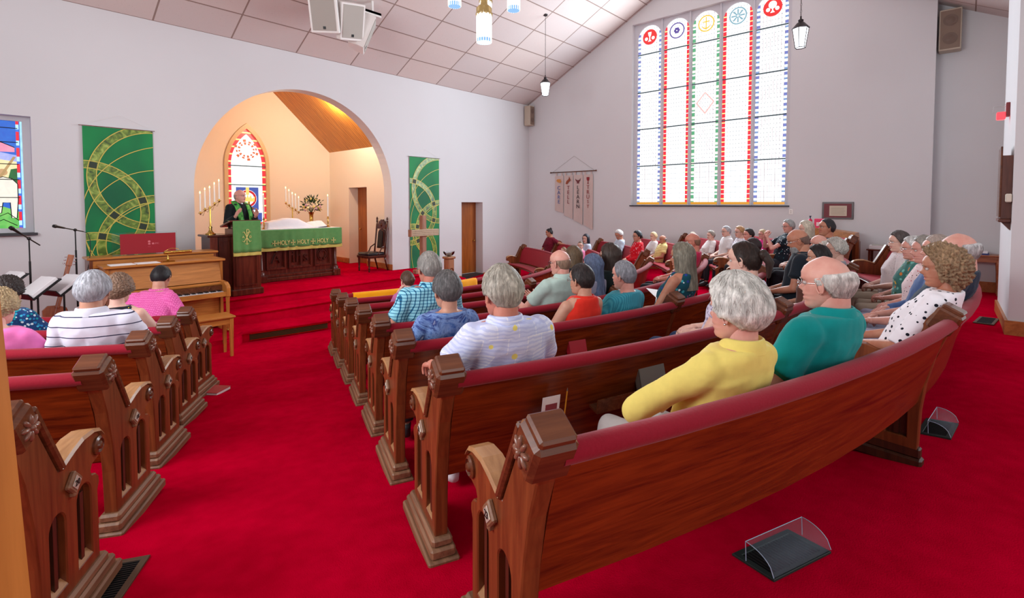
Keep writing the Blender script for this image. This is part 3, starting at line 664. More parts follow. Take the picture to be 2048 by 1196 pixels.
MB().box(-.27,.27,-.24,.30,-.02,.015,M=Matrix.Translation((3.54,10.08,1.88))@Matrix.Rotation(R(-12),4,'X'),b=.006).build('book_rest',MAHO,t)
MB().box(3.40,3.72,10.0,10.2,1.76,1.86).build('rest_support',MAHO,t)
GRNF=fabric('green_damask',(112,160,92),(70,132,72),14,.8,.1,.55,.3); GOLD=mat('gold_embroidery',(226,212,130),.6); FRG=fabric('gold_fringe',(214,200,110),(170,150,70),80,.8,.1,.5,.5)
def cloth(name,x0,x1,y,z0,z1,parent,mt,folds=.012,nf=5,top=0,n=60):
    mb=MB()
    zs=[z1,z1-.02]+[z1-(z1-z0)*k/8 for k in range(1,9)]
    rows=[(y+top,z1)] if top else []
    R_=[(0 if j==0 else (z1-z)/(z1-z0),z) for j,z in enumerate(zs)]
    def vy(x,s): return y-.006-folds*s*(.5+.5*sin(2*pi*nf*(x-x0)/(x1-x0)+1.3*sin(9*x)))
    for s_,z in R_:
        for i in range(n+1): x=x0+(x1-x0)*i/n; mb.v.append((x,vy(x,s_),z))
    if top:
        for i in range(n+1): x=x0+(x1-x0)*i/n; mb.v.append((x,y+top,z1+.0))
    rws=len(R_)
    for j in range(rws-1):
        for i in range(n): a=j*(n+1)+i; mb.f.append((a,a+1,a+n+2,a+n+1))
    if top:
        for i in range(n): a=i; b=rws*(n+1)+i; mb.f.append((a,b,b+1,a+1))
    mb.m=[0]*len(mb.f); o=mb.build(name,mt,parent,smooth=True)
    md=o.modifiers.new('thickness','SOLIDIFY'); md.thickness=.006; md.offset=1
    return vy
t=thing('pulpit_hanging','green pulpit hanging with gold monogram cross and fringe','cloth',(3.56,9.83,1.3))
cloth('cloth',3.315,3.80,9.85,1.345,1.925,t,GRNF,.02,3,.30); cloth('fringe',3.315,3.80,9.845,1.28,1.36,t,FRG,.02,3)
mb=MB(); gx,gz=3.545,1.64
def stroke(mb,pts,r,y,n=5): mb.tube([(a,y,b) for a,b in pts],r,n)
yy=9.822
stroke(mb,[(gx,gz-.14),(gx,gz+.13)],.006,yy); stroke(mb,[(gx+a,gz+b) for a,b in ((0,.13),(.03,.128),(.042,.10),(.03,.07),(0,.06))],.006,yy)
stroke(mb,[(gx+a,gz+b) for a,b in ((-.07,.075),(-.045,.085),(0,-.02),(.05,-.10),(.075,-.085))],.006,yy); stroke(mb,[(gx+a,gz+b) for a,b in ((.07,.075),(.045,.085),(0,-.02),(-.05,-.10),(-.075,-.085))],.006,yy)
stroke(mb,[(gx-.03,gz-.13),(gx,gz-.15),(gx+.03,gz-.13)],.004,yy)
for ch,dx in (('A',-.062),('Ω',.062)):
    v,f=text(ch,.055,.003); mb.add(v,f,0,XZ(yy)@Matrix.Translation((gx+dx,gz-.01,0)))
mb.build('embroidery',GOLD,t)
# altar
t=thing('altar_table','carved dark wooden altar table with three panels, in the arch','altar',(5.12,11.45,PZ))
AX0,AX1,AY0,AY1,AZ=4.22,6.08,11.15,11.78,1.66
MB().box(AX0+.05,AX1-.05,AY0+.06,AY1-.02,PZ+.1,AZ-.04).build('body',MAHO,t)
MB().box(AX0-.04,AX1+.04,AY0-.04,AY1+.03,AZ-.04,AZ,b=.01).build('table_top',MAHO,t)
MB().box(AX0-.03,AX1+.03,AY0-.03,AY1,PZ,PZ+.09,b=.015).box(AX0,AX1,AY0,AY1,PZ+.09,PZ+.15,b=.01).build('base',MAHO,t)
for (a,b) in ((4.42,4.84),(4.90,5.44),(5.50,5.90)):
    mb=MB(); panel_frame(mb,a,b,AY0+.06,.80,1.32,.045,.035); panel_frame(mb,a+.035,b-.035,AY0+.06,.835,1.285,.025,.018); mb.build('carved_panel',MAHO,t)
for cxx in (AX0+.09,AX1-.07):
    mb=MB().lathe([(.075,0),(.075,.06),(.06,.08),(.05,.10),(.055,.12),(.038,.14),(.034,.5),(.038,.72),(.052,.74),(.045,.77),(.06,.80),(.06,.84)],(cxx,AY0+.03,PZ+.14),20).box(cxx-.09,cxx+.09,AY0-.07,AY0+.11,PZ,PZ+.15,b=.012); mb.build('column',MAHO,t,smooth=True,ang=40)
for s_,xx in (('A',4.63),('Ω',5.70)):
    v,f=text(s_,.30,.02); mb=MB().add(v,f,0,XZ(AY0+.04)@Matrix.Translation((xx,1.03,0))); v,f=slab(arc(0,0,.13,0,360,28,.15)[:-1],[arc(0,0,.11,0,360,28,.13)[:-1]],.03); mb.add(v,f,0,XZ(AY0+.04)@Matrix.Translation((xx,1.06,0))) if s_=='Ω' else mb.ball((xx,AY0+.03,1.19),.03); mb.box(xx-.012,xx+.012,AY0+.02,AY0+.045,1.18,1.25); mb.build('carved_letter',MAHOX,t)
v,f=text('ihs',.36,.022); MB().add(v,f,0,XZ(AY0+.035)@Matrix.Translation((5.17,1.04,0))).box(5.155,5.18,AY0+.005,AY0+.04,.86,1.27).build('carved_monogram',MAHOX,t)
t=thing('altar_cloth','long green altar cloth with gold HOLY lettering and gold fringe','cloth',(5.15,11.1,1.2))
vy=cloth('cloth',AX0-.06,AX1+.07,AY0-.04,1.285,AZ+.012,t,GRNF,.03,8,.72,120); cloth('fringe',AX0-.06,AX1+.07,AY0-.045,1.215,1.295,t,FRG,.03,8,0,120)
MB().box(AX0-.05,AX1+.05,AY0+.0,AY1+.02,AZ+.012,AZ+.022).build('white_linen',PAPER,t)
for i,xx in enumerate((4.56,4.75,4.94+.02,5.18,5.42,5.66,5.92)):
    mb=MB(); y=AY0-.083; z=1.385
    if i%2==0:
        mb.box(xx-.007,xx+.007,y,y+.006,z-.06,z+.06).box(xx-.055,xx+.055,y,y+.006,z-.007,z+.007)
        for a,b in ((-.05,0),(.05,0),(0,-.055),(0,.055)): mb.box(xx+a-(.005 if a else .02),xx+a+(.005 if a else .02),y,y+.006,z+b-(.02 if a else .005),z+b+(.02 if a else .005))
    if i%2==0: mb.build('embroidered_cross',GOLD,t)
for xx in (4.755,5.19,5.655):
    v,f=text('HOLY',.122,.004); mb=MB().add([(a*.86,b*1.15,c) for a,b,c in v],f,0,XZ(AY0-.082)@Matrix.Translation((xx,1.385,0))); mb.build('embroidered_word',GOLD,t)
# white draped mound over communion ware
mb=MB(); nx_,ny_=46,22; bx0,bx1,by0,by1=4.46,5.66,11.2,11.7
for j in range(ny_+1):
    for i in range(nx_+1):
        u=i/nx_;v_=j/ny_; x=bx0+(bx1-bx0)*u; y=by0+(by1-by0)*v_
        e=min(1,min(v_,1-v_)/.22); e=e*e*(3-2*e)
        prof=np.interp(u,[0,.04,.1,.3,.4,.62,.78,.92,1],[0,.14,.16,.2,.235,.215,.11,.03,0])
        z=AZ+.026+prof*e+.012*noise.noise((x*9,y*9,1))*e; mb.v.append((x,y,z))
mb.f=[(j*(nx_+1)+i,j*(nx_+1)+i+1,(j+1)*(nx_+1)+i+1,(j+1)*(nx_+1)+i) for j in range(ny_) for i in range(nx_)]; mb.m=[0]*len(mb.f)
tag(mb.build('draped_cloth',fabric('white_sheer',(238,236,240),(222,220,228),20,.8,.1,.4),None,smooth=True),'white cloth draped in a mound over the altar top','cloth')
def flame(mb,x,y,z): mb.lathe([(.001,0),(.009,.012),(.008,.025),(.001,.045)],(x,y,z),8)
def altar_candle(x,y,h0,h1,label):
    t=thing('altar_candle',label,'candle',(x,y,AZ+.022),'altar candles'); z=AZ+.022
    MB().lathe([(.055,0),(.055,.012),(.03,.02),(.012,.05),(.014,.12),(.022,.13),(.012,.15),(.011,.2),(.03,h0-.03),(.03,h0-.02),(.016,h0-.01),(.016,h0+.02)],(x,y,z),16).build('candlestick',BRASS,t,smooth=True,ang=50)
    MB().lathe([(.014,h0),(.014,h1)],(x,y,z),12).build('wax_candle',WAX,t,smooth=True,ang=50); m=MB(); flame(m,x,y,z+h1+.008); m.build('flame',FLAME,t,smooth=True)
altar_candle(5.96,11.4,.24,.74,'tall white candle in a brass stick at the right end of the altar'); altar_candle(4.47,11.4,.24,.74,'tall white candle in a brass stick on the altar beside the pastor')
t=thing('open_bible','open book on a slanted stand at the right of the altar','book',(5.72,11.4,AZ+.02))
A=Matrix.Translation((5.68,11.42,AZ+.09))@Matrix.Rotation(R(24),4,'X')@Matrix.Rotation(R(-6),4,'Y')
MB().box(-.2,.2,-.15,.15,-.014,0,M=A).build('bible_cover',BLACK,t); mb=MB()
for s_ in (-1,1):
    for i in range(8):
        x0=s_*.19*i/8;x1=s_*.19*(i+1)/8; h=lambda x:.03*(1-(abs(x)/.19-.35)**2*1.6)
        mb.add([(x0,-.14,0),(x1,-.14,0),(x1,.14,0),(x0,.14,0),(x0,-.14,h(x0)),(x1,-.14,h(x1)),(x1,.14,h(x1)),(x0,.14,h(x0))],[(0,3,2,1),(4,5,6,7),(0,1,5,4),(1,2,6,5),(2,3,7,6),(3,0,4,7)],0,A)
mb.build('pages',PAPER,t); MB().add([(5.5,11.3,AZ+.02),(5.86,11.3,AZ+.02),(5.86,11.55,AZ+.02),(5.5,11.55,AZ+.02),(5.5,11.55,AZ+.14),(5.86,11.55,AZ+.14)],[(0,3,2,1),(0,1,5,4),(3,4,5,2),(0,4,3),(1,2,5)]).build('stand',BLACK,t)
# retable with brass cross, flowers on a pedestal
tag(MB().box(4.93,5.25,13.75,14.02,PZ,1.80,b=.01).build('retable_shelf',MAHO),'small dark wooden stand under the brass cross at the pointed window','shelf')
t=thing('altar_cross','small brass cross standing in front of the pointed window','cross',(5.08,13.88,1.80))
MB().lathe([(.09,0),(.09,.02),(.06,.03),(.05,.06),(.02,.08)],(5.08,13.88,1.8),16).build('base',BRASS,t); mb=MB().box(5.058,5.102,13.87,13.89,1.87,2.30,b=.004).box(4.96,5.20,13.87,13.89,2.10,2.145,b=.004); mb.build('cross',BRASS,t)
fx,fy,fz=6.13,12.6,1.80
tag(MB().lathe([(.16,0),(.16,.03),(.07,.06),(.06,1.12),(.15,1.18),(.15,1.22)],(fx,fy,PZ),20).build('flower_pedestal',MAHO,None,smooth=True,ang=40),'slim dark wooden pedestal behind the altar','pedestal')
t=thing('flower_arrangement','yellow and pink flower arrangement in a brass vase behind the altar','flowers',(fx,fy,1.76))
MB().lathe([(.06,0),(.06,.02),(.045,.04),(.05,.2),(.075,.27)],(fx,fy,1.76),18).build('vase',BRASS,t,smooth=True,ang=50)
LEAF=mat('leaf_green',(42,74,36),.6); random.seed(7); lf=MB()
for i in range(230):
    th=random.uniform(0,2*pi);ph=math.acos(random.uniform(-.45,1)); rr=random.uniform(.14,.28)*(1.25 if random.random()<.12 else 1)
    d=Vector((sin(ph)*cos(th)*1.0,sin(ph)*sin(th)*.8,cos(ph)*1.05)); c=Vector((fx,fy,2.16))+d*rr; s_=random.uniform(.03,.055)
    a=d.cross(Vector((random.random(),random.random(),random.random()))).normalized(); lf.add([c-d*s_,c+a*s_*.35,c+d*s_*1.1,c-a*s_*.35],[(0,1,2,3)])
for i in range(14):
    th=2*pi*i/14; lf.tube([(fx,fy,2.0),(fx+.1*cos(th),fy+.08*sin(th),2.16)],.004,4)
lf.build('foliage',LEAF,t)
for i,cn in enumerate(((240,220,130),(214,170,190),(244,232,190))):
    fl=MB()
    for k in range(8):
        th=random.uniform(pi,2*pi);ph=math.acos(random.uniform(-.3,.95)); d=Vector((sin(ph)*cos(th),sin(ph)*sin(th)*.8,cos(ph))); c=Vector((fx,fy,2.15))+d*.225
        fl.ball(c,(.03,.03,.026),n=8)
        for q in range(5): fl.ball(c+Vector((.022*cos(q*1.256),-.004,.022*sin(q*1.256))),(.016,.012,.016),n=6)
    fl.build('blossoms',mat('petal_%d'%i,cn,.7),t,smooth=True)
def candelabrum(bx,by,bz,hz,lab,flip,floor=False):
    t=thing('candelabrum',lab,'candelabrum',(bx,by,bz),'brass candelabra beside the altar')
    m=MB().lathe([(.085,0),(.085,.02),(.05,.04),(.03,.07),(.022,.1),(.03,.13),(.016,.16),(.014,hz)],(bx,by,bz),18); m.build('stem',BRASS,t,smooth=True,ang=50)
    n=5; sp=.078; rise=.055; ar=MB(); pts=[]
    for i in range(n):
        x=bx+(i-2)*sp*(-1 if flip else 1); z=bz+hz+(i-2)*rise; pts.append((x,by,z-.03+.012*sin(i*2.2)))
    ar.tube(pts,.006,6)
    for i in range(n-1): ar.tube([pts[i],(pts[i][0]*.5+pts[i+1][0]*.5,by,pts[i][2]-.035),pts[i+1]],.004,5)
    ar.build('arm',BRASS,t,smooth=True)
    for i in range(n):
        x,_,z=pts[i]; c=MB().lathe([(.006,-.02),(.012,0),(.034,.01),(.034,.018),(.014,.02),(.014,.045)],(x,by,z),12); c.build('candle_cup',BRASS,t,smooth=True,ang=50)
        w_=MB().lathe([(.011,.03),(.011,.36)],(x,by,z),10).build('wax_candle',WAX,t,smooth=True,ang=50)
        m=MB(); flame(m,x,by,z+.365); m.build('flame',FLAME,w_,smooth=True)
candelabrum(3.06,10.2,1.68,.52,'brass five-candle holder on the pulpit wing at the left',False)
candelabrum(5.44,12.15,PZ,1.62,'brass five-candle stand at the right of the pointed window',True)
# high-backed chair
t=thing('carved_chair','tall carved dark chair with black leather seat and back, by the arch','chair',(7.02,11.15,PZ))
sx0,sx1,sy0,sy1,sz=6.74,7.26,10.88,11.44,.98
MB().box(sx0,sx1,sy0,sy1,sz-.10,sz-.03,b=.012).build('seat_frame',MAHOX,t)
mb=MB(); A=Matrix.Translation((0,0,sz-.005)); mb.box(sx0+.0,sx1-.03,sy0+.02,sy1-.02,-.04,.045,b=.035,M=A); mb.build('seat_cushion',BLKLEATHER,t,smooth=True)
for (x,y) in ((sx0+.04,sy0+.05),(sx0+.04,sy1-.05)):
    MB().lathe([(.016,0),(.022,.03),(.016,.05),(.024,.08),(.024,.1),(.018,.12),(.026,.2),(.03,.28),(.03,.36)],(x,y,PZ),14).build('leg',MAHOX,t,smooth=True,ang=50)
for y in (sy0+.05,sy1-.05): MB().tube([(sx1+.06,y,PZ),(sx1-.01,y,PZ+.25),(sx1-.03,y,sz-.05)],[.018,.022,.024],8).build('leg',MAHOX,t,smooth=True)
lean=lambda z:sx1-.03+.10*(z-sz)/.9
for y in (sy0+.05,sy1-.05):
    MB().tube([(lean(z),y,z) for z in (sz-.05,1.2,1.5,1.78)],[.024,.020,.022,.024],8).lathe([(.022,0),(.03,.02),(.016,.04),(.028,.065),(.02,.10),(.004,.13)],(lean(1.78),y,1.78),12).build('back_post',MAHOX,t,smooth=True)
bk=[(-.2,1.60),(-.2,1.68),(-.15,1.72),(-.13,1.80),(-.08,1.78),(-.05,1.84),(0,1.82),(.05,1.84),(.08,1.78),(.13,1.80),(.15,1.72),(.2,1.68),(.2,1.60)]
Mb=Matrix(((0,.11,1,lean(1.2)-.11*1.2),(1,0,0,(sy0+sy1)/2),(0,1,0,0),(0,0,0,1)))
v,f=slab(bk,[],.04); MB().add(v,f,0,Mb).ball((lean(1.7)-.02,(sy0+sy1)/2,1.70),(.02,.05,.05)).build('crest_rail',MAHOX,t)
v,f=slab([(-.14,1.1)]+[(-.14,1.48)]+arc(0,1.48,.14,180,0,10,.12)+[(.14,1.1)],[],.03); MB().add(v,f,0,Mb@Matrix.Translation((0,0,.012))).build('back_frame',MAHOX,t)
v,f=slab([(-.105,1.14),(-.105,1.47)]+arc(0,1.47,.105,180,0,10,.09)+[(.105,1.14)],[],.05); MB().add(v,f,0,Mb).build('back_upholstery',BLKLEATHER,t)
for y in (sy0+.03,sy1-.03): MB().tube([(lean(1.2),y,1.2),(7.13,y,1.13),(7.08,y,1.03),(7.0,y,.96)],.016,8).build('hip_brace',MAHOX,t,smooth=True)
# wooden cross and font
t=thing('wooden_cross','rough wooden cross with inscribed pale crossbar, at the right platform edge','cross',(7.62,9.85,PZ))
LOG=wood('rough_brown_wood',(120,78,60),(170,124,100),'z',1,.7); PALEW=fabric('inscribed_pale_wood',(206,186,160),(150,126,100),9,.7,0,.5)
MB().box(7.55,7.68,9.79,9.91,PZ+.1,1.96,b=.008).build('upright',LOG,t); mb=MB().box(7.19,8.03,9.74,9.84,1.46,1.62,b=.006); mb.build('crossbar',PALEW,t); MB().box(7.17,7.20,9.735,9.845,1.455,1.625).build('bar_end',LOG,t)
MB().box(7.35,7.88,9.78,9.92,PZ,PZ+.1,b=.01).box(7.55,7.68,9.7,10.02,PZ,PZ+.1,b=.01).build('base',LOG,t)
mb=MB(); random.seed(3)
for r_ in range(3):
    x=7.24
    while x<7.98: w_=random.uniform(.015,.05); mb.box(x,x+w_,9.737,9.74,1.49+.045*r_,1.495+.045*r_); x+=w_+.015
mb.build('written_lines',BLACK,t)
t=thing('baptismal_font','carved wooden font stand with a clear glass bowl, right of the wooden cross','font',(8.35,9.5,0))
fx2,fy2=8.36,9.75; ft=.90
MB().box(fx2-.1,fx2+.1,fy2-.1,fy2+.1,.1,ft-.06,b=.02).box(fx2-.15,fx2+.15,fy2-.15,fy2+.15,0,.1,b=.02).box(fx2-.13,fx2+.13,fy2-.13,fy2+.13,ft-.06,ft,b=.02).build('pedestal',wood('font_wood',(130,84,56),(170,118,84),'z',1,.4),t)
v,f=slab(arc(0,0,.06,0,360,20)[:-1],[arc(0,0,.045,0,360,20)[:-1]],.02); MB().add(v,f,0,XZ(fy2-.105)@Matrix.Translation((fx2,.55,0))).build('carved_ring',PEWCAP,t)
MB().lathe([(.05,0),(.1,.03),(.14,.08),(.15,.13),(.145,.13),(.1,.05),(.02,.02)],(fx2,fy2,ft),24).build('glass_bowl',GLASS,t,smooth=True,ang=60)
# ---------------------------------------------------------------- piano, organ case and bench
t=thing('upright_piano','golden oak upright piano with open keyboard, left of the platform','piano',(2.15,9.1,.18))
px0,px1=1.36,2.88; pz=.18
MB().box(px0+.04,px1-.04,9.12,9.48,pz+.06,pz+1.10).build('case_body',OAK,t)
MB().box(px0,px0+.04,9.05,9.5,pz,pz+1.13).build('side_panel',OAKZ,t); MB().box(px1-.04,px1,9.05,9.5,pz,pz+1.13).build('side_panel',OAKZ,t)
MB().box(px0-.03,px1+.03,9.0,9.52,pz+1.13,pz+1.165,b=.008).build('lid',OAK,t)
MB().add([(px0+.04,9.0,pz+.80),(px1-.04,9.0,pz+.80),(px1-.04,9.09,pz+1.12),(px0+.04,9.09,pz+1.12),(px0+.04,9.14,pz+.80),(px1-.04,9.14,pz+.80),(px1-.04,9.14,pz+1.12),(px0+.04,9.14,pz+1.12)],[(0,1,2,3),(0,4,5,1),(3,2,6,7),(0,3,7,4),(1,5,6,2)]).build('front_panel',OAK,t)
MB().box(px0+.05,px1-.05,8.93,9.02,pz+.745,pz+.79,b=.012).build('fallboard',OAK,t)
MB().box(px0,px1,8.70,9.12,pz+.585,pz+.635,b=.006).box(px0+.05,px1-.05,8.70,8.73,pz+.635,pz+.66).build('keybed',OAK,t)
MB().box(px0+.05,px1-.05,8.885,8.91,pz+.655,pz+.75).build('name_board',PEWCAP,t)
MB().box(2.62,2.635,8.87,8.885,pz+.705,pz+.72,b=.003).build('lid_knob',BRASS,t)
kb=MB(); nk=52; kw=(px1-px0-.18)/nk
for i in range(nk): kb.box(px0+.09+i*kw+.001,px0+.09+(i+1)*kw-.001,8.735,8.885,pz+.635,pz+.662)
kb.build('white_keys',mat('ivory_keys',(236,236,238),.25),t); bkk=MB()
for i in range(nk-1):
    if i%7 not in (2,6): bkk.box(px0+.09+(i+1)*kw-.006,px0+.09+(i+1)*kw+.006,8.785,8.885,pz+.662,pz+.675)
bkk.build('black_keys',BLACK,t)
for x in (px0,px1-.07):
    v,f=slab([(8.69,pz+.58),(8.69,pz+.72),(8.72,pz+.76),(8.80,pz+.80),(9.12,pz+.815),(9.12,pz+.58)],[],.06); MB().add(v,f,0,YZ(x+.035)).build('arm',OAKZ,t,bevel=.006)
    MB().tube([(x+.035,8.74,pz+.58),(x+.035,8.74,pz+.52),(x+.035,8.745,pz+.08)],[.034,.028,.022],10).ball((x+.035,8.745,pz+.03),(.022,.022,.03),1).build('leg',[OAKZ,BRASS],t)
    MB().box(x,x+.07,8.74,9.12,pz+.03,pz+.09,b=.01).build('foot_rail',OAK,t)
MB().box(px0+.05,px1-.05,9.10,9.14,pz+.1,pz+.585).build('knee_panel',OAK,t)
t=thing('organ_case','long wooden organ case standing behind the piano','cabinet',(2.1,9.75,.18))
MB().box(1.26,2.95,9.58,9.98,.18,1.40).build('case_body',PEWEND,t); MB().box(1.23,2.98,9.55,10.0,1.40,1.435,b=.01).build('case_top',OAK,t); MB().box(1.30,2.91,9.56,9.59,1.28,1.385,b=.004).build('front_rail',OAK,t)
t=thing('red_display_board','dark red board in a clear acrylic holder on the organ case','sign',(2.0,9.75,1.435))
RB=mat('crimson_card',(150,8,30),.5); MB().box(1.66,2.40,9.745,9.755,1.445,1.765).build('card',RB,t); MB().box(1.56,2.42,9.758,9.766,1.437,1.79).box(1.56,2.42,9.70,9.80,1.436,1.441).build('acrylic_holder',GLASS,t)
PK=mat('faint_rose_print',(206,110,120),.6); v,f=text('UMC',.035,.0005); m=MB().add(v,f,0,XZ(9.744)@Matrix.Translation((2.13,1.60,0)))
m.prism(arc(2.035,1.635,.018,0,360,10)[:-1],9.7435,9.7445).box(2.02,2.05,9.7435,9.7445,1.585,1.61).box(2.015,2.055,9.7435,9.7445,1.55,1.553).prism(arc(2.085,1.60,.015,0,360,10)[:-1],9.7435,9.7445); m.build('printed_mark',PK,t)
t=thing('piano_lamp','brass piano lamp with a long tubular shade, on the piano lid','lamp',(2.15,9.1,1.345))
lx=2.14; LB=1.345
MB().box(lx-.085,lx+.085,9.08,9.18,LB,LB+.018,b=.006).build('base',BRASS,t); MB().lathe([(.02,0),(.012,.03),(.008,.06),(.008,.115)],(lx,9.13,LB+.018),12).tube([(lx,9.13,LB+.12),(lx-.03,9.15,LB+.17),(lx+.05,9.16,LB+.205),(lx+.13,9.12,LB+.20),(lx+.14,9.08,LB+.17)],.005,6).build('stem',BRASS,t,smooth=True)
MB().tube([(lx-.07,9.05,LB+.15),(lx+.30,9.05,LB+.15)],.026,14).build('shade',BRASS,t,smooth=True,ang=50)
for x0,x1,lab in ((1.42,1.70,'sheet music'),(1.72,2.02,'sheet music')):
    pass
for i,(x0,x1) in enumerate(((1.42,1.72),(1.74,2.03))):
    mb=MB()
    for q in range(2): mb.box(x0+q*.004,x1-q*.006,9.04+q*.006,9.3-q*.004,1.346+q*.003,1.3485+q*.003)
    tag(mb.build('sheet_music',PAPER),('white sheet music at the left end of the piano lid','white sheet music beside the brass lamp on the piano')[i],'paper','sheet music on the piano')
t=thing('piano_bench','golden oak piano bench between the piano and the front left pew','bench',(2.2,8.15,0))
bx0,bx1,by0,by1,bz=1.72,2.66,7.93,8.28,.60
MB().box(bx0-.02,bx1+.02,by0-.02,by1+.02,bz-.03,bz,b=.008).build('seat',OAK,t); MB().box(bx0+.02,bx1-.02,by0+.015,by1-.015,bz-.12,bz-.03).build('apron',OAK,t)
for x in (bx0+.03,bx1-.03):
    for y in (by0+.03,by1-.03): MB().add([(x-.026,y-.026,bz-.03),(x+.026,y-.026,bz-.03),(x+.026,y+.026,bz-.03),(x-.026,y+.026,bz-.03),(x-.018,y-.018,0),(x+.018,y-.018,0),(x+.018,y+.018,0),(x-.018,y+.018,0)],[(0,1,2,3),(7,6,5,4),(0,4,5,1),(1,5,6,2),(2,6,7,3),(3,7,4,0)]).build('leg',OAKZ,t)
# mic stands, music stands, guitar
def mic(x,y,z0,zt,boom,lab):
    t=thing('microphone_stand',lab,'microphone stand',(x,y,z0),'microphone stands')
    MB().lathe([(.012,.05),(.012,zt-z0-.3),(.008,zt-z0-.29),(.008,zt-z0)],(x,y,z0),10).build('pole',BLACK,t); 
    for q in range(3): MB().tube([(x,y,z0+.2),(x+.26*cos(q*2.1+.5),y+.26*sin(q*2.1+.5),z0+.01)],.009,6).build('leg',BLACK,t)
    a,b=boom; MB().tube([a,b],.008,8).ball((x,y,zt),.022).build('boom_arm',BLACK,t)
    m=MB().tube([Vector(a)+(Vector(a)-Vector(b)).normalized()*k for k in (-.02,.10,.12,.15)],[.012,.018,.026,.022],10); m.build('microphone',mat('mic_black',(30,30,32),.35,.4),t,smooth=True,ang=40)
mic(.59,9.0,.18,1.79,((.50,8.9,1.87),(.70,9.12,1.69)),'black microphone stand with a tilted boom, left of the green banner')
mic(1.12,9.62,.18,1.86,((.98,9.5,1.90),(1.22,9.7,1.83)),'black microphone stand with trailing cable, in front of the green banner')
o=[q for q in bpy.data.objects if q.name.startswith('microphone_stand')][-1]
MB().tube([(1.22,9.68,1.83),(1.27,9.68,1.80),(1.29,9.66,1.70),(1.285,9.65,1.5),(1.24,9.65,1.2),(1.2,9.65,.6)],.005,6).build('cable',BLACK,o,smooth=True)
BIND=mat('white_binder',(226,224,226),.5)
for i,(x,y,z,lab) in enumerate(((.86,8.50,1.22,'black music stand with white binders, nearest the guitar'),(.60,8.28,1.24,'black music stand with white binders, in the middle of three'),(.34,8.62,1.30,'black music stand with white binders, farthest left of three'))):
    t=thing('music_stand',lab,'music stand',(x,y,.18),'music stands by the left wall')
    MB().lathe([(.011,0),(.011,z-.2)],(x,y,.18),8).build('pole',BLACK,t)
    for q in range(3): MB().tube([(x,y,.42),(x+.24*cos(q*2.1+1),y+.24*sin(q*2.1+1),.185)],.008,6).build('leg',BLACK,t)
    A=Matrix.Translation((x,y,z))@Matrix.Rotation(R(200),4,'Z')@Matrix.Rotation(R(-52),4,'Y')
    MB().box(-.03,-.015,-.2,.2,-.17,.17,M=A).box(-.03,.07,-.2,.2,-.18,-.168,M=A).build('desk',BLACK,t)
    MB().box(-.012,.012,-.17,.0,-.165,.16,M=A,b=.004).build('binder',BIND,t); MB().box(-.012,.03,.01,.18,-.165,.15,M=A,b=.004).build('binder',BIND,t)
t=thing('guitar','wooden acoustic guitar leaning upright beside the microphone stand','guitar',(.75,9.25,.18))
A=Matrix.Translation((.80,9.3,.55))@Matrix.Rotation(R(14),4,'Y')@Matrix.Rotation(R(-8),4,'X'); GW=wood('guitar_wood',(120,58,30),(176,100,60),'z',1,.25)
body=[(.19*cos(R(q))*(1+.0),-.02+.22*sin(R(q))) for q in range(180,361,15)]+[(.15,.06),(.12,.12),(.14,.2),(.10,.27),(0,.29),(-.10,.27),(-.14,.2),(-.12,.12),(-.15,.06)]
v,f=slab(body,[],.09,.008); MB().add(v,f,0,A@XZ(0)).build('body',GW,t); MB().box(-.026,.026,-.07,-.045,.25,.84,M=A,b=.006).build('neck',GW,t)
MB().box(-.035,.035,-.065,-.05,.84,1.0,M=A,b=.006).build('headstock',GW,t); pg=MB()
for s_ in (-1,1):
    for q in range(3): pg.ball((s_*.055,-.058,.87+.045*q),(.016,.01,.01),n=8,M=A)
pg.build('tuning_pegs',CHROME,t); MB().tube([(-.01,-.075,0),(-.01,-.072,.95)],.0015,4,M=A).build('strings',CHROME,t)
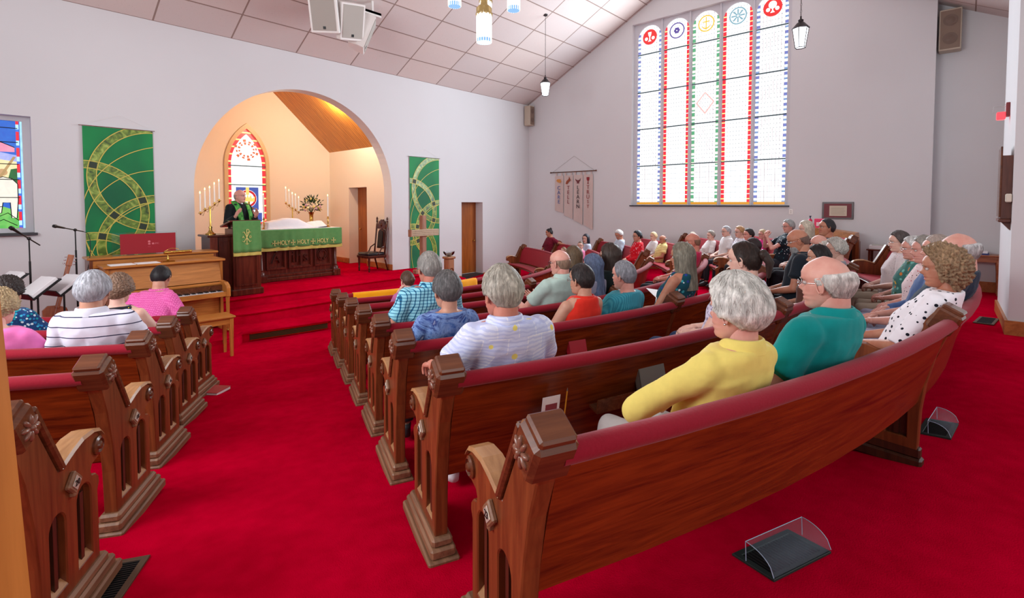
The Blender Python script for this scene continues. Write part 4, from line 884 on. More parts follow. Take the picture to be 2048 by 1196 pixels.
# ---------------------------------------------------------------- banners on the front wall
def hexm(c): return s2l(c)
def f_band(n):
    v=n.co(); k=n.noise(v,6,5,2.2); k2=n.xyz(v)[2]
    n.col(n.ramp(k,[(.3,s2l((44,70,40))),(.5,s2l((110,140,50))),(.7,s2l((168,190,90)))])); n.b.inputs['Roughness'].default_value=.35
BAND=mat('olive_satin_band',(110,140,60),.35,0,f_band); DIAM=mat('dark_green_patch',(44,58,44),.6); THREAD=mat('gold_thread',(214,196,90),.5)
BG=mat('emerald_cloth',(0,118,66),.65,0,lambda n:n.col(n.ramp(n.noise(n.co(sc=(1,1,.6)),1.3,2),[(.35,s2l((0,98,60))),(.65,s2l((6,140,72)))])))
def banner(x0,x1,zt,zb,lab,clipz=None):
    t=thing('green_banner',lab,'banner',((x0+x1)/2,Y0-.03,zb),'tall green banners on the front wall')
    W=x1-x0; y=Y0-.022; nxx,nz=24,30; mb=MB()
    def yb(x,z): return y-.006*sin(7*(x-x0)/W+2)*((zt-z)/(zt-zb))
    for j in range(nz+1):
        for i in range(nxx+1): x=x0+W*i/nxx; z=zt-(zt-zb)*j/nz; mb.v.append((x,yb(x,z),z))
    mb.f=[(j*(nxx+1)+i,j*(nxx+1)+i+1,(j+1)*(nxx+1)+i+1,(j+1)*(nxx+1)+i) for j in range(nz) for i in range(nxx)]; mb.m=[0]*len(mb.f)
    mb.build('cloth',BG,t,smooth=True)
    def ok(x,v): return 0<=x<=W and 0<=v<=zt-zb
    def strip(c,r0,r1,dy,mb,n=160,a0=0,a1=360):
        for i in range(n):
            q0=R(a0+(a1-a0)*i/n);q1=R(a0+(a1-a0)*(i+1)/n)
            P4=[(c[0]+r*cos(q),c[1]+r*sin(q)) for r,q in ((r0,q0),(r1,q0),(r1,q1),(r0,q1))]
            P4=[(min(max(a,0),W),min(max(b,0),zt-zb)) for a,b in P4]
            ar=abs((P4[0][0]-P4[2][0])*(P4[1][1]-P4[3][1])-(P4[1][0]-P4[3][0])*(P4[0][1]-P4[2][1]))
            if ar>1e-5: mb.add([(x0+a,yb(x0+a,zt-b)-dy,zt-b) for a,b in P4],[(0,1,2,3)])
    k=W/.965
    cs=[((.97*k,.84),.87),((0,1.45),.82),((1.0*k,2.0),.80),((.10*k,2.55),.72)]
    b=MB(); th=MB()
    for i,(c,r) in enumerate(cs):
        strip(c,r-.06,r+.06,.003+.0012*i,b)
        for d in (-.062,.062): strip(c,r+d-.006,r+d+.006,.008,th)
    b.build('satin_band',BAND,t)
    for c,r in (((1.25*k,1.55),1.30),((1.05*k,1.75),1.06),((1.35*k,2.55),1.35)): strip(c,r-.006,r+.006,.008,th,220)
    th.build('gold_piping',THREAD,t)
    dm=MB()
    for i in range(4):
        for j in range(i+1,4):
            (c1,r1),(c2,r2)=cs[i],cs[j]; d=math.hypot(c1[0]-c2[0],c1[1]-c2[1])
            if d<r1+r2:
                a=(r1*r1-r2*r2+d*d)/(2*d); h=math.sqrt(max(0,r1*r1-a*a)); mx=c1[0]+a*(c2[0]-c1[0])/d; my=c1[1]+a*(c2[1]-c1[1])/d
                for s_ in (-1,1):
                    p=(mx+s_*h*(c2[1]-c1[1])/d,my-s_*h*(c2[0]-c1[0])/d)
                    if .03<p[0]<W-.03 and .03<p[1]<zt-zb-.03:
                        t1=math.atan2(p[1]-c1[1],p[0]-c1[0]);t2=math.atan2(p[1]-c2[1],p[0]-c2[0]); e1=(cos(t1),sin(t1));e2=(cos(t2),sin(t2)); 
                        q=[(p[0]+.05*(sa*e1[0]+sb*e2[0]),p[1]+.05*(sa*e1[1]+sb*e2[1])) for sa,sb in ((1,1),(1,-1),(-1,-1),(-1,1))]
                        q=[(min(max(a_,0),W),b_) for a_,b_ in q]
                        dm.add([(x0+a_,yb(x0+a_,zt-b_)-.010,zt-b_) for a_,b_ in q],[(0,1,2,3)])
    dm.build('patch',DIAM,t)
    MB().tube([(x0-.05,y-.01,zt+.01),(x1+.03,y-.01,zt+.01)],.008,8).build('hanging_rod',CHROME,t)
    MB().tube([(x0-.03,y-.01,zt+.01),((x0+x1)/2+.02,y,zt+.23),(x1,y-.01,zt+.01)],.0015,5).build('hanging_string',WHITE,t)
banner(1.39,2.355,3.53,.53,'tall green banner with golden interlaced circles, left of the arch, behind the piano')
banner(7.94,8.93,3.48,.53,'tall green banner with golden interlaced circles, right of the arch, behind the wooden cross')
# word banner on the window wall
t=thing('word_banner','pale hanging banner of four strips reading CARE TELL LEARN TRUST','banner',(XW-.03,9.05,1.6))
CLO=fabric('blush_cloth',(214,196,190),(198,178,172),20,.9,.1,.5); cols=[(70,96,160),(130,30,36),(40,30,36),(150,60,56)]; words=['CARE','TELL','LEARN','TRUST']; icc=[(206,140,70),(150,70,40),(110,44,50),(140,30,40)]
yl=9.72; stw=.33; zb_=[(2.03,1.95),(1.88,1.77),(1.74,1.60),(1.60,1.46)]
for i in range(4):
    a=yl-i*.365; b=a-stw; x=XW-.03; mb=MB()
    n=8
    for j in range(n+1):
        for q in range(9):
            s_=q/8; y=a+(b-a)*s_; zbt=zb_[i][0]+(zb_[i][1]-zb_[i][0])*s_; z=3.13-(3.13-zbt)*j/n; mb.v.append((x-.012*sin(s_*pi*2+i)*j/n,y,z))
    mb.f=[(j*9+q,j*9+q+1,(j+1)*9+q+1,(j+1)*9+q) for j in range(n) for q in range(8)]; mb.m=[0]*len(mb.f)
    for s_ in (.1,.75): 
        y=a+(b-a)*s_; mb.add([(x,y,3.12),(x,y-.05,3.12),(x-.014,y-.05,3.24),(x-.014,y,3.24)],[(0,1,2,3)])
    st=mb.build('strip',CLO,t,smooth=True); wb=MB(); yc=(a+b)/2
    T=Matrix(((0,0,-1,x-.020),(-1,0,0,yc),(0,1,0,0),(0,0,0,1)))
    for q,ch in enumerate(words[i]):
        s_=.17 if not (i==3 and q>2) else .14; v,f=text(ch,s_,.002); wb.add(v,f,0,T@Matrix.Translation((0,2.74-.145*q,0)))
    wb.build('lettering',mat('letter_ink_%d'%i,cols[i],.7),st); ic=MB()
    shp=[[(-.1,.0),(-.06,.05),(.06,.05),(.1,-.03),(.05,-.07),(-.03,-.05)],[(-.1,-.1),(-.07,-.02),(.02,.05),(.03,.12),(.1,.0),(.03,-.03),(-.04,-.12)],[(-.1,.05),(-.04,.0),(.05,.0),(.1,.06),(.08,-.02),(.03,-.06),(.05,-.1),(-.05,-.1),(-.03,-.06),(-.08,-.02)],[(-.05,.08),(.05,.08),(.045,0),(.01,-.04),(.01,-.09),(.04,-.12),(-.04,-.12),(-.01,-.09),(-.01,-.04),(-.045,0)]][i]
    v,f=slab(shp,[],.004); ic.add(v,f,0,T@Matrix.Translation((0,2.97,0))); ic.build('emblem',mat('emblem_ink_%d'%i,icc[i],.7),st)
MB().tube([(XW-.045,9.86,3.235),(XW-.045,8.20,3.235)],.016,10).ball((XW-.045,9.88,3.235),.026).ball((XW-.045,8.18,3.235),.026).build('hanging_rod',PEWCAP,t,smooth=True)
MB().tube([(XW-.04,9.8,3.25),(XW-.005,9.0,3.72),(XW-.04,8.25,3.25)],.003,5).build('hanging_cord',mat('cord_grey',(120,110,105),.8),t)
# ---------------------------------------------------------------- speakers and lamps
def loudspeaker(name,c,w_,h,d,rz,rx,mt,gr,lab,grp=None,ry=0):
    t=thing(name,lab,'loudspeaker',c,grp); A=Matrix.Translation(c)@Matrix.Rotation(R(rz),4,'Z')@Matrix.Rotation(R(rx),4,'X')@Matrix.Rotation(R(ry),4,'Y')
    v,f=slab([(-w_/2,0),(w_/2,0),(w_/2*.98,d*.5),(w_/2*.62,d),(-w_/2*.62,d),(-w_/2*.98,d*.5)],[],h,.01); MB().add(v,f,0,A).build('cabinet',mt,t)
    MB().box(-w_/2+.035,w_/2-.035,-.012,0,-h/2+.045,h/2-.035,M=A,b=.004).build('grille',gr,t); MB().box(-.025,.025,-.018,-.011,-h/2+.07,-h/2+.12,M=A).build('badge',BLACK,t)
    return t
g_='white loudspeakers hung over the arch'
loudspeaker('loudspeaker',(4.62,8.9,5.76),.50,.68,.32,-42,22,WHITE,GREYW,'white loudspeaker with grey grille, leftmost of the ceiling cluster',g_)
loudspeaker('loudspeaker',(5.20,8.85,5.74),.50,.68,.32,4,22,WHITE,GREYW,'white loudspeaker with grey grille, middle of the ceiling cluster',g_,-10)
loudspeaker('loudspeaker',(5.72,9.1,5.66),.50,.68,.32,58,22,WHITE,GREYW,'white loudspeaker seen from its side, rightmost of the ceiling cluster',g_)
t=thing('speaker_bracket','white perforated metal rail holding the loudspeakers under the ceiling','bracket',(5.2,9.1,6.2)); MB().box(4.6,6.0,9.1,9.16,6.14,6.19).box(4.6,6.0,9.1,9.105,6.10,6.19).build('rail',WHITE,t)
for x in (4.8,5.8): MB().box(x-.02,x+.02,9.1,9.14,6.19,ceilz(9.12)).build('hanger',WHITE,t)
def boxspeaker(x0,x1,y0,y1,z0,z1,side,lab):
    t=thing('wall_loudspeaker',lab,'loudspeaker',((x0+x1)/2,(y0+y1)/2,z0),'beige wall loudspeakers'); MB().box(x0,x1,y0,y1,z0,z1,b=.01).build('cabinet',CREAMCAB,t)
    if side=='y': m=MB().box(x0+.02,x1-.02,y0-.01,y0,z0+.03,z1-.03); cc=lambda z:MB().lathe([(.07,0),(.08,.006),(.05,.004),(.02,.012)],M=Matrix.Translation(((x0+x1)/2,y0-.01,z))@Matrix.Rotation(R(90),4,'X'))
    else: m=MB().box(x0-.01,x0,y0+.02,y1-.02,z0+.03,z1-.03); cc=lambda z:MB().lathe([(.10,0),(.11,.006),(.07,.004),(.02,.012)],M=Matrix.Translation((x0-.01,(y0+y1)/2,z))@Matrix.Rotation(R(-90),4,'Y'))
    m.build('grille',mat('brown_grille',(132,112,98),.8),t); 
    for z in (z0+(z1-z0)*.28,z0+(z1-z0)*.72): cc(z).build('driver',mat('driver_brown',(112,92,80),.6),t)
boxspeaker(12.52,12.74,10.56,10.80,4.80,5.44,'y','small beige loudspeaker in the far corner under the ceiling')
boxspeaker(12.86,13.13,.14,.47,5.20,5.98,'x','large beige loudspeaker under the ceiling at the right wall recess')
def chain(x,y,z0,z1,parent,mt):
    mb=MB(); n=int((z1-z0)/.05)
    for i in range(n):
        z=z0+(z1-z0)*(i+.5)/n; a=(i%2)*pi/2
        mb.tube([(x+.010*cos(a)*cos(q),y+.010*sin(a)*cos(q),z+.028*sin(q)) for q in [2*pi*k/8 for k in range(9)]],.0032,4,caps=False)
    return mb.build('chain',mt,parent)
IRON=mat('dark_iron',(48,40,42),.5,.6)
def lantern(x,y,zb,s,lab):
    zc=ceilz(y); t=thing('pendant_lantern',lab,'lamp',(x,y,zb),'hanging lanterns'); h=.30*s
    gl=MB()
    for i in range(6):
        a0=R(60*i);a1=R(60*(i+1)); r0,r1=.07*s,.115*s
        gl.add([(x+r0*cos(a0),y+r0*sin(a0),zb+.01),(x+r0*cos(a1),y+r0*sin(a1),zb+.01),(x+r1*cos(a1),y+r1*sin(a1),zb+h),(x+r1*cos(a0),y+r1*sin(a0),zb+h)],[(0,1,2,3)])
    gl.build('glass_panes',LAMPC,t); fr=MB()
    for i in range(6):
        a0=R(60*i);a1=R(60*(i+1)); r0,r1=.073*s,.119*s
        fr.tube([(x+r0*cos(a0),y+r0*sin(a0),zb),(x+r1*cos(a0),y+r1*sin(a0),zb+h)],.006*s,6)
        fr.tube([(x+r0*cos(a0),y+r0*sin(a0),zb),(x+r0*cos(a1),y+r0*sin(a1),zb)],.006*s,6); fr.tube([(x+r1*cos(a0),y+r1*sin(a0),zb+h),(x+r1*cos(a1),y+r1*sin(a1),zb+h)],.007*s,6)
    fr.build('frame',IRON,t); MB().lathe([(.13*s,0),(.11*s,.02*s),(.06*s,.08*s),(.035*s,.10*s),(.04*s,.13*s),(.012*s,.15*s),(.012*s,.19*s)],(x,y,zb+h),12).build('cap',IRON,t,smooth=True,ang=40)
    chain(x,y,zb+h+.19*s,zc,t,IRON); MB().lathe([(.05,-.03),(.06,0)],(x,y,zc+.01),12).build('ceiling_rose',IRON,t)
    return t
lantern(10.04,7.96,4.98,1.05,'lit iron lantern on a chain, in front of the far corner'); lantern(8.76,1.95,4.64,.98,'lit iron lantern on a chain, beside the tall stained glass window')
t=thing('chandelier','brass chandelier of tall lit cylinders ringed with glass rods','chandelier',(3.5,3.56,3.8))
hx_,hy_=3.52,3.56; GB=mat('pale_brass',(206,170,110),.35,.8,emit=.25); BLUER=mat('blue_glass_ring',(120,165,215),.2,emit=.8)
cyl=[(hx_,hy_,3.83,.072,.30)]+[(hx_+.29*cos(R(a)),hy_+.29*sin(R(a)),zz,.060,.27) for a,zz in ((-47.8,4.14),(132.2,4.18),(42,4.10),(222,4.35))]
for (x,y,z,r_,h) in cyl:
    c=MB().lathe([(r_*.82,.02),(r_*.82,h)],(x,y,z),20).build('lit_cylinder',LAMPW,t,smooth=True,ang=50)
    rd=MB()
    for q in range(18): a=2*pi*q/18; rd.box(x+r_*cos(a)-.003,x+r_*cos(a)+.003,y+r_*sin(a)-.003,y+r_*sin(a)+.003,z,z+h)
    rd.build('glass_rods',mat('glass_rod',(255,250,240),.1,emit=1.5) if 'glass_rod' not in bpy.data.materials else bpy.data.materials['glass_rod'],c)
    MB().lathe([(r_*.9,0),(r_*1.04,0),(r_*1.04,.035),(r_*.9,.035)],(x,y,z),24).build('lower_ring',BLUER,c)
    m=MB().lathe([(r_*1.06,0),(r_*1.08,.06),(r_*.9,.075),(r_*.5,.10),(r_*.45,.15),(r_*.55,.16),(r_*.25,.19),(.01,.20)],(x,y,z+h-.03),20)
    for q in range(12): a=2*pi*q/12; m.ball((x+r_*1.08*cos(a),y+r_*1.08*sin(a),z+h-.03),(.008,.008,.016),n=6)
    m.build('crown_cap',GB,c,smooth=True,ang=50)
    if (x,y)!=(hx_,hy_): MB().tube([(x,y,z+h+.16),(x,y,4.95),(hx_,hy_,5.05)],.008,6).build('arm',GB,t,smooth=True)
MB().lathe([(.01,0),(.012,.9),(.03,.92),(.04,1.0),(.015,1.05),(.012,ceilz(hy_)-4.3)],(hx_,hy_,4.3),14).build('center_rod',GB,t,smooth=True,ang=50)
point('chandelier_bulb',(hx_,hy_,3.7),14,(1,.86,.66),.07)
# ---------------------------------------------------------------- right wall furniture
t=thing('picture_frame','dark framed document with a burgundy mat on the right wall','picture',(XW-.02,2.07,2.05))
z0,z1=1.91,2.28; ya,yb=1.76,2.34
MB().box(XW-.03,XW-.001,ya,yb,z0,z1,b=.005).build('frame',mat('dark_red_frame',(52,16,20),.3),t); MB().box(XW-.034,XW-.03,ya+.035,yb-.035,z0+.035,z1-.035).build('mat_board',mat('burgundy_mat',(110,20,36),.5),t); MB().box(XW-.037,XW-.034,ya+.12,yb-.14,z0+.07,z1-.08).build('document',mat('cream_paper',(206,196,176),.7),t)
m=MB()
for k in range(7): m.box(XW-.0385,XW-.037,ya+.15+.01*(k%3),yb-.17,z0+.10+.024*k,z0+.104+.024*k)
m.build('written_lines',mat('brown_ink',(120,104,90),.7),t)
tag(MB().box(XW-.012,XW-.001,2.92,3.0,2.0,2.12,b=.003).box(XW-.016,XW-.011,2.95,2.97,2.03,2.05,1).box(XW-.016,XW-.011,2.95,2.97,2.07,2.09,1).build('wall_outlet',[WHITE,GREYW]),'small white outlet plate on the wall above the lectern','outlet')
# lectern cabinet near the wall
x,y=12.25,2.05; zf_=zfl(x,y); t=thing('wall_lectern','wooden lectern desk with slanted top and black panel, against the right wall','lectern',(x,y,zf_))
MB().add([(11.95,1.60,zf_+.82),(11.95,2.50,zf_+.82),(12.5,2.50,zf_+.82),(12.5,1.60,zf_+.82),(11.95,1.62,zf_+1.0),(11.95,2.5,zf_+1.12),(12.5,2.5,zf_+1.12),(12.5,1.62,zf_+1.0)],[(0,3,2,1),(4,5,6,7),(0,1,5,4),(1,2,6,5),(2,3,7,6),(3,0,4,7)]).build('desk_top',OAK,t)
MB().box(12.0,12.45,1.58,2.44,zf_,zf_+.82).build('cabinet',PEWEND,t); MB().box(11.985,12.0,1.66,2.3,zf_+.40,zf_+.78).build('black_panel',BLKLEATHER,t); MB().box(11.97,12.0,1.62,2.36,zf_+.30,zf_+.36,b=.005).build('lower_rail',PEWEND,t); MB().box(11.93,12.0,1.54,1.60,zf_,zf_+.88).build('side_post',PEWEND,t)
zz=zf_+1.12
t=thing('pink_box','bright pink box with a pale label, on the wall lectern','box',(12.1,2.28,zz-.03)); MB().box(12.02,12.2,2.14,2.34,zz-.05,zz+.16,b=.004).build('box',mat('hot_pink',(226,40,96),.5),t); MB().box(12.015,12.02,2.17,2.30,zz+.01,zz+.09).build('label',mat('pale_pink',(240,214,220),.6),t)
t=thing('pump_bottle','pink bottle with a dark pump beside the pink box','bottle',(12.1,2.42,zz-.01)); MB().lathe([(.04,-.01),(.04,.13),(.015,.16)],(12.1,2.43,zz),14).build('bottle',mat('magenta_bottle',(200,30,80),.3),t,smooth=True,ang=50); MB().lathe([(.012,.15),(.012,.20),(.022,.205),(.022,.22)],(12.1,2.43,zz),10).box(12.05,12.1,2.425,2.435,zz+.205,zz+.215).build('pump',mat('navy_pump',(30,34,80),.4),t)
# small shelf table and console table
z=zfl(12.6,1.1); t=thing('side_table','small dark table with papers by the right wall','table',(12.5,1.35,z)); MB().box(12.25,12.75,.95,1.46,z+.70,z+.73,b=.008).build('table_top',MAHO,t)
for a in (12.3,12.7):
    for b in (1.0,1.41): MB().box(a-.02,a+.02,b-.02,b+.02,z,z+.70).build('leg',MAHO,t)
tag(MB().box(12.3,12.6,1.12,1.42,z+.73,z+.80).box(12.33,12.58,1.15,1.38,z+.80,z+.815,1).build('paper_stack',[PAPER,GREYW]),'small stack of white papers on the dark side table','paper')
z=zfl(12.9,-.3)-.03; t=thing('console_table','brown wooden console table with curved legs at the right wall','table',(12.85,-.2,z)); TW=wood('table_cherry',(130,70,44),(176,108,70),'y',1,.35)
MB().box(12.66,13.08,-.56,.44,z+.74,z+.77,b=.01).build('table_top',TW,t); MB().box(12.70,13.05,-.50,.40,z+.64,z+.74).build('apron',TW,t)
for a in (12.72,13.02):
    for b in (-.48,.38): MB().tube([(a,b,z+.70),(a-.012,b+.0,z+.6),(a+.012,b,z+.45),(a+.014,b,z+.2),(a-.012,b,z+.05),(a-.02,b,z+.01)],[.035,.038,.026,.018,.017,.024],10).build('leg',TW,t,smooth=True)
tag(MB().box(12.7,12.98,-.35,.12,z+.77,z+.80,1).box(12.72,12.95,-.33,.08,z+.80,z+.835).build('tissue_box',[PAPER,mat('navy_card',(40,56,120),.5)]),'flat white and blue box on the console table','box')
# cabinet, box and alarm on the pier
t=thing('wall_cabinet','dark wooden wall cabinet with crown, mounted beside the right wall column','cabinet',(8.6,-.36,2.2))
CABW=wood('cabinet_wood',(70,34,24),(104,56,40),'z',1,.4); MB().box(8.42,8.95,-.41,-.315,2.06,2.82,b=.004).build('case',CABW,t); MB().box(8.40,8.97,-.41,-.297,2.02,2.06,b=.008).add([(8.5,-.41,1.92),(8.87,-.41,1.92),(8.87,-.33,2.02),(8.5,-.33,2.02),(8.5,-.41,2.02),(8.87,-.41,2.02)],[(0,1,2,3),(0,4,5,1),(0,3,4),(1,5,2)]).build('lower_bracket',CABW,t); MB().box(8.42,8.95,-.318,-.300,2.08,2.93,b=.005).build('door',PEWCAP,t)
tag(MB().box(8.30-.0,8.42,-.405,-.35,2.26,2.36,b=.01).build('thermostat',mat('cream_plastic',(214,206,190),.5)),'small cream control box on the edge of the right wall column','thermostat')
t=thing('alarm_beacon','small red alarm light high on the right wall column','alarm light',(9.6,-.40,3.4)); MB().box(9.45,9.6,-.41,-.37,3.42,3.60,b=.005).build('back_box',mat('dull_red',(130,40,44),.5),t); MB().box(9.46,9.58,-.37,-.28,3.38,3.48,b=.01).build('lens',mat('red_lens',(240,60,70),.2,emit=1.2),t); MB().tube([(9.5,-.37,3.55),(9.5,-.25,3.56),(9.5,-.24,3.48)],.003,5).build('wire_guard',CHROME,t)
t=thing('ceiling_camera','black ceiling camera at the top right corner','camera',(8.15,-.15,4.7)); MB().box(8.0,8.2,-.42,-.24,4.62,4.78,b=.01).build('housing',BLACK,t); MB().lathe([(.055,0),(.055,.1),(.04,.11)],M=Matrix.Translation((8.05,-.26,4.68))@Matrix.Rotation(R(-60),4,'Y')).build('lens_barrel',mat('lens_violet',(60,40,90),.1,.3),t,smooth=True,ang=40)
# ---------------------------------------------------------------- floor vents, deflectors, books
def floor_vent(c,L,W_,rz,lab,fm,gm):
    z=zfl(c[0],c[1]); e=.1; nx1=(zfl(c[0]+e,c[1])-zfl(c[0]-e,c[1]))/(2*e); ny1=(zfl(c[0],c[1]+e)-zfl(c[0],c[1]-e))/(2*e)
    n=Vector((-nx1,-ny1,1)).normalized(); q=Vector((0,0,1)).rotation_difference(n).to_matrix().to_4x4()
    A=Matrix.Translation((c[0],c[1],z+.004))@q@Matrix.Rotation(R(rz),4,'Z')
    t=thing('floor_vent',lab,'floor vent',(c[0],c[1],z),'metal floor vents'); v,f=slab([(-L/2,-W_/2),(L/2,-W_/2),(L/2,W_/2),(-L/2,W_/2)],[[(-L/2+.03,-W_/2+.03),(L/2-.03,-W_/2+.03),(L/2-.03,W_/2-.03),(-L/2+.03,W_/2-.03)]],.012,.002); MB().add(v,f,0,A).build('frame',fm,t)
    g=MB().box(-L/2+.03,L/2-.03,-W_/2+.03,W_/2-.03,-.006,-.003,M=A); k=-L/2+.04
    while k<L/2-.04: g.box(k,k+.006,-W_/2+.03,W_/2-.03,-.003,.004,1,M=A); k+=.018
    g.build('grille',[BLACK,gm],t); return t,A
VB=mat('vent_brown',(92,72,56),.5,.3); VD=mat('vent_dark_green',(38,50,48),.5,.3); BK2=mat('grille_black',(20,20,22),.5)
floor_vent((.385,2.74),.46,.17,60,'brown framed metal floor vent in the near left aisle',VB,BK2)
floor_vent((9.18,-.25),.75,.2,-6,'brown framed floor vent by the right wall column',VB,BK2)
ACR=mat('clear_acrylic',(200,215,235),.06,0,alpha=.06,spec=.25)
def deflector(c,L,W_,rz,lab):
    t,A=floor_vent(c,L,W_,rz,'dark green framed floor vent under the clear hood '+lab.split('vent ')[1],VD,BK2)
    t2=thing('vent_deflector',lab,'vent deflector',(c[0],c[1],zfl(*c)),'clear vent deflectors'); mb=MB(); n=10; W2=W_*.62
    pts=[(-W_/2+.0+W2*i/n*1.0,.012+.085*math.sqrt(max(0,1-((1-i/n))**2))) for i in range(n+1)]+[(-W_/2+W2+.005,.012)]
    o=[]
    for x in (-L/2,L/2):
        for y,z in pts: o.append((x,y,z))
    m_=len(pts); mb.add(o,[(i,i+1,i+1+m_,i+m_) for i in range(n)],0,A); ob=mb.build('clear_hood',ACR,t2,smooth=True); md=ob.modifiers.new('thickness','SOLIDIFY'); md.thickness=.003
    r_=MB()
    for x in (-L/2,L/2): r_.tube([(x,y,z) for y,z in pts],.0018,5,M=A)
    r_.tube([(-L/2,pts[-2][0],pts[-2][1]),(L/2,pts[-2][0],pts[-2][1])],.0018,5,M=A); r_.build('polished_edge',mat('acrylic_edge',(170,190,215),.2,emit=0) if 'acrylic_edge' not in bpy.data.materials else bpy.data.materials['acrylic_edge'],t2)
deflector((2.43,.57),.38,.21,-22,'clear acrylic hood over the floor vent behind the nearest pew'); deflector((4.52,.10),.34,.18,-6,'clear acrylic hood over the floor vent beyond the foot of the nearest pew')
def book(name,c,L,W_,T,M,lab,cov,grp=None,cat='book'):
    t=thing(name,lab,cat,tuple(c),grp); A=Matrix.Translation(c)@M
    MB().box(-L/2,L/2,-W_/2,W_/2,0,.004,M=A).box(-L/2,L/2,-W_/2,W_/2,T-.004,T,M=A).box(-L/2,-L/2+.004,-W_/2,W_/2,0,T,M=A).build('cover',cov,t); MB().box(-L/2+.004,L/2-.005,-W_/2+.005,W_/2-.005,.004,T-.004,M=A).build('pages',PAPER,t)
RC=mat('red_book_cover',(170,24,40),.5); PC=mat('purple_book_cover',(84,48,120),.5); GC_=mat('grey_book_cover',(120,110,104),.6)
book('hymnal',(1.78,6.03,zfl(1.78,6.03)+.005),.30,.22,.035,Matrix.Rotation(R(-55),4,'Z')@Matrix.Rotation(R(0),4,'X'),'red hymnal lying on the carpet against the left pew ends',RC)
def on_row(k,a,q,z): 
    x,y=P(Rk(k)-q,a); return (x,y,zf(Rk(k))+z)
book('hymnal',on_row(6,-15.1,-.175,.56),.16,.22,.04,Matrix.Rotation(R(-15),4,'Z')@Matrix.Rotation(R(76),4,'X')@Matrix.Translation((0,.11,0))@Matrix.Rotation(0,4,'Z'),'red hymnal standing in the rack between the lavender shirt and the yellow jacket',RC)
book('hymnal',on_row(7,-16.4,-.175,.57),.20,.20,.04,Matrix.Rotation(R(-16),4,'Z')@Matrix.Rotation(R(76),4,'X')@Matrix.Translation((0,.10,0)),'grey covered book in the rack in front of the yellow jacket',GC_)
x,y,z=on_row(7,-20.4,-.19,.58); t=thing('attendance_card','white card with a red picture, standing by the nearest pew cap','card',(x,y,z)); A=Matrix.Translation((x,y,z))@Matrix.Rotation(R(-20),4,'Z')@Matrix.Rotation(R(10),4,'X')
MB().box(-.05,.05,-.002,.0,0,.16,M=A).build('card',PAPER,t); MB().box(-.03,.035,-.004,-.002,.04,.12,M=A).build('picture',mat('card_red',(140,60,70),.6),t)
x,y,z=on_row(7,-19.9,-.19,.58); t=thing('pencil','yellow pencil standing in the rack beside the white card','pencil',(x,y,z)); MB().tube([(x,y,z),(x+.03,y+.0,z+.15)],.0035,6).build('shaft',mat('pencil_yellow',(220,150,40),.4),t); MB().tube([(x+.03,y,z+.15),(x+.033,y,z+.165)],[.0035,.001],6).build('tip',GC_,t)
# yellow banner laid over the front pew back
YC=fabric('marigold_cloth',(250,178,20),(236,150,8),9,.8,.1,.5); t=thing('yellow_cloth','marigold yellow cloth draped along the back of the front pew','cloth',(*P(Rk(1)+.2,-14),.85)); mb=MB(); rk=Rk(1); z0=zf(rk); n=60; prof=[(-.262,.70),(-.262,.80),(-.262,.90),(-.235,.932),(-.17,.925),(-.145,.86),(-.12,.75)]
for i in range(n+1):
    a=-20.3+ (20.3+7.5)*i/n
    for q,z in prof:
        wob=.008*sin(i*.9+z*6)*(1 if z<.9 else .2); x,y=P(rk-q+wob,a); mb.v.append((x,y,z0+z+(.012*sin(i*.35) if z<.72 else 0)))
m_=len(prof); mb.f=[(i*m_+j,i*m_+j+1,(i+1)*m_+j+1,(i+1)*m_+j) for i in range(n) for j in range(m_-1)]; mb.m=[0]*len(mb.f)
o=mb.build('cloth',YC,t,smooth=True); md=o.modifiers.new('thickness','SOLIDIFY'); md.thickness=.005
# ---------------------------------------------------------------- people
def remesh(mb,vox,sm=4,fn=None):
    me=bpy.data.meshes.new('tmp'); me.from_pydata(mb.v,[],mb.f); fixn(me)
    o=bpy.data.objects.new('tmp',me); COL.objects.link(o)
    m=o.modifiers.new('r','REMESH'); m.mode='VOXEL'; m.voxel_size=vox; m.adaptivity=0
    s=o.modifiers.new('s','SMOOTH'); s.iterations=sm; s.factor=.5
    dg=bpy.context.evaluated_depsgraph_get(); r=bpy.data.meshes.new_from_object(o.evaluated_get(dg))
    n=len(r.vertices); co=np.empty(n*3); r.vertices.foreach_get('co',co); co=co.reshape(-1,3)
    if fn:
        no=np.empty(n*3); r.vertices.foreach_get('normal',no); no=no.reshape(-1,3); co=co+no*fn(co)[:,None]
    f=[tuple(p.vertices) for p in r.polygons]
    bpy.data.objects.remove(o); bpy.data.meshes.remove(me); bpy.data.meshes.remove(r)
    out=MB(); out.v=[tuple(c) for c in co]; out.f=f; out.m=[0]*len(f); return out
def loft(mb,secs,n=24,e=2.3):
    # secs: (x,y,z,w,dfront,dback)
    vs=[];fs=[]
    for (x,y,z,w_,df,db) in secs:
        for i in range(n):
            a=2*pi*i/n; c,s_=cos(a),sin(a); cx_=math.copysign(abs(c)**(2/e),c); sy_=math.copysign(abs(s_)**(2/e),s_)
            vs.append((x+w_*cx_,y+(df if s_>0 else db)*sy_,z))
    k=len(secs)
    for j in range(k-1):
        for i in range(n): fs.append((j*n+i,j*n+(i+1)%n,(j+1)*n+(i+1)%n,(j+1)*n+i))
    fs+=[tuple(range(n-1,-1,-1)),tuple((k-1)*n+i for i in range(n))]; mb.add(vs,fs)
HF=[(-.117,.045),(-.112,.066),(-.103,.079),(-.092,.083),(-.080,.079),(-.073,.080),(-.066,.087),(-.060,.086),(-.056,.080),(-.051,.086),(-.044,.088),(-.037,.083),(-.02,.080),(0,.076),(.012,.079),(.024,.089),(.05,.089),(.075,.076),(.095,.052),(.108,.028),(.117,.002)]
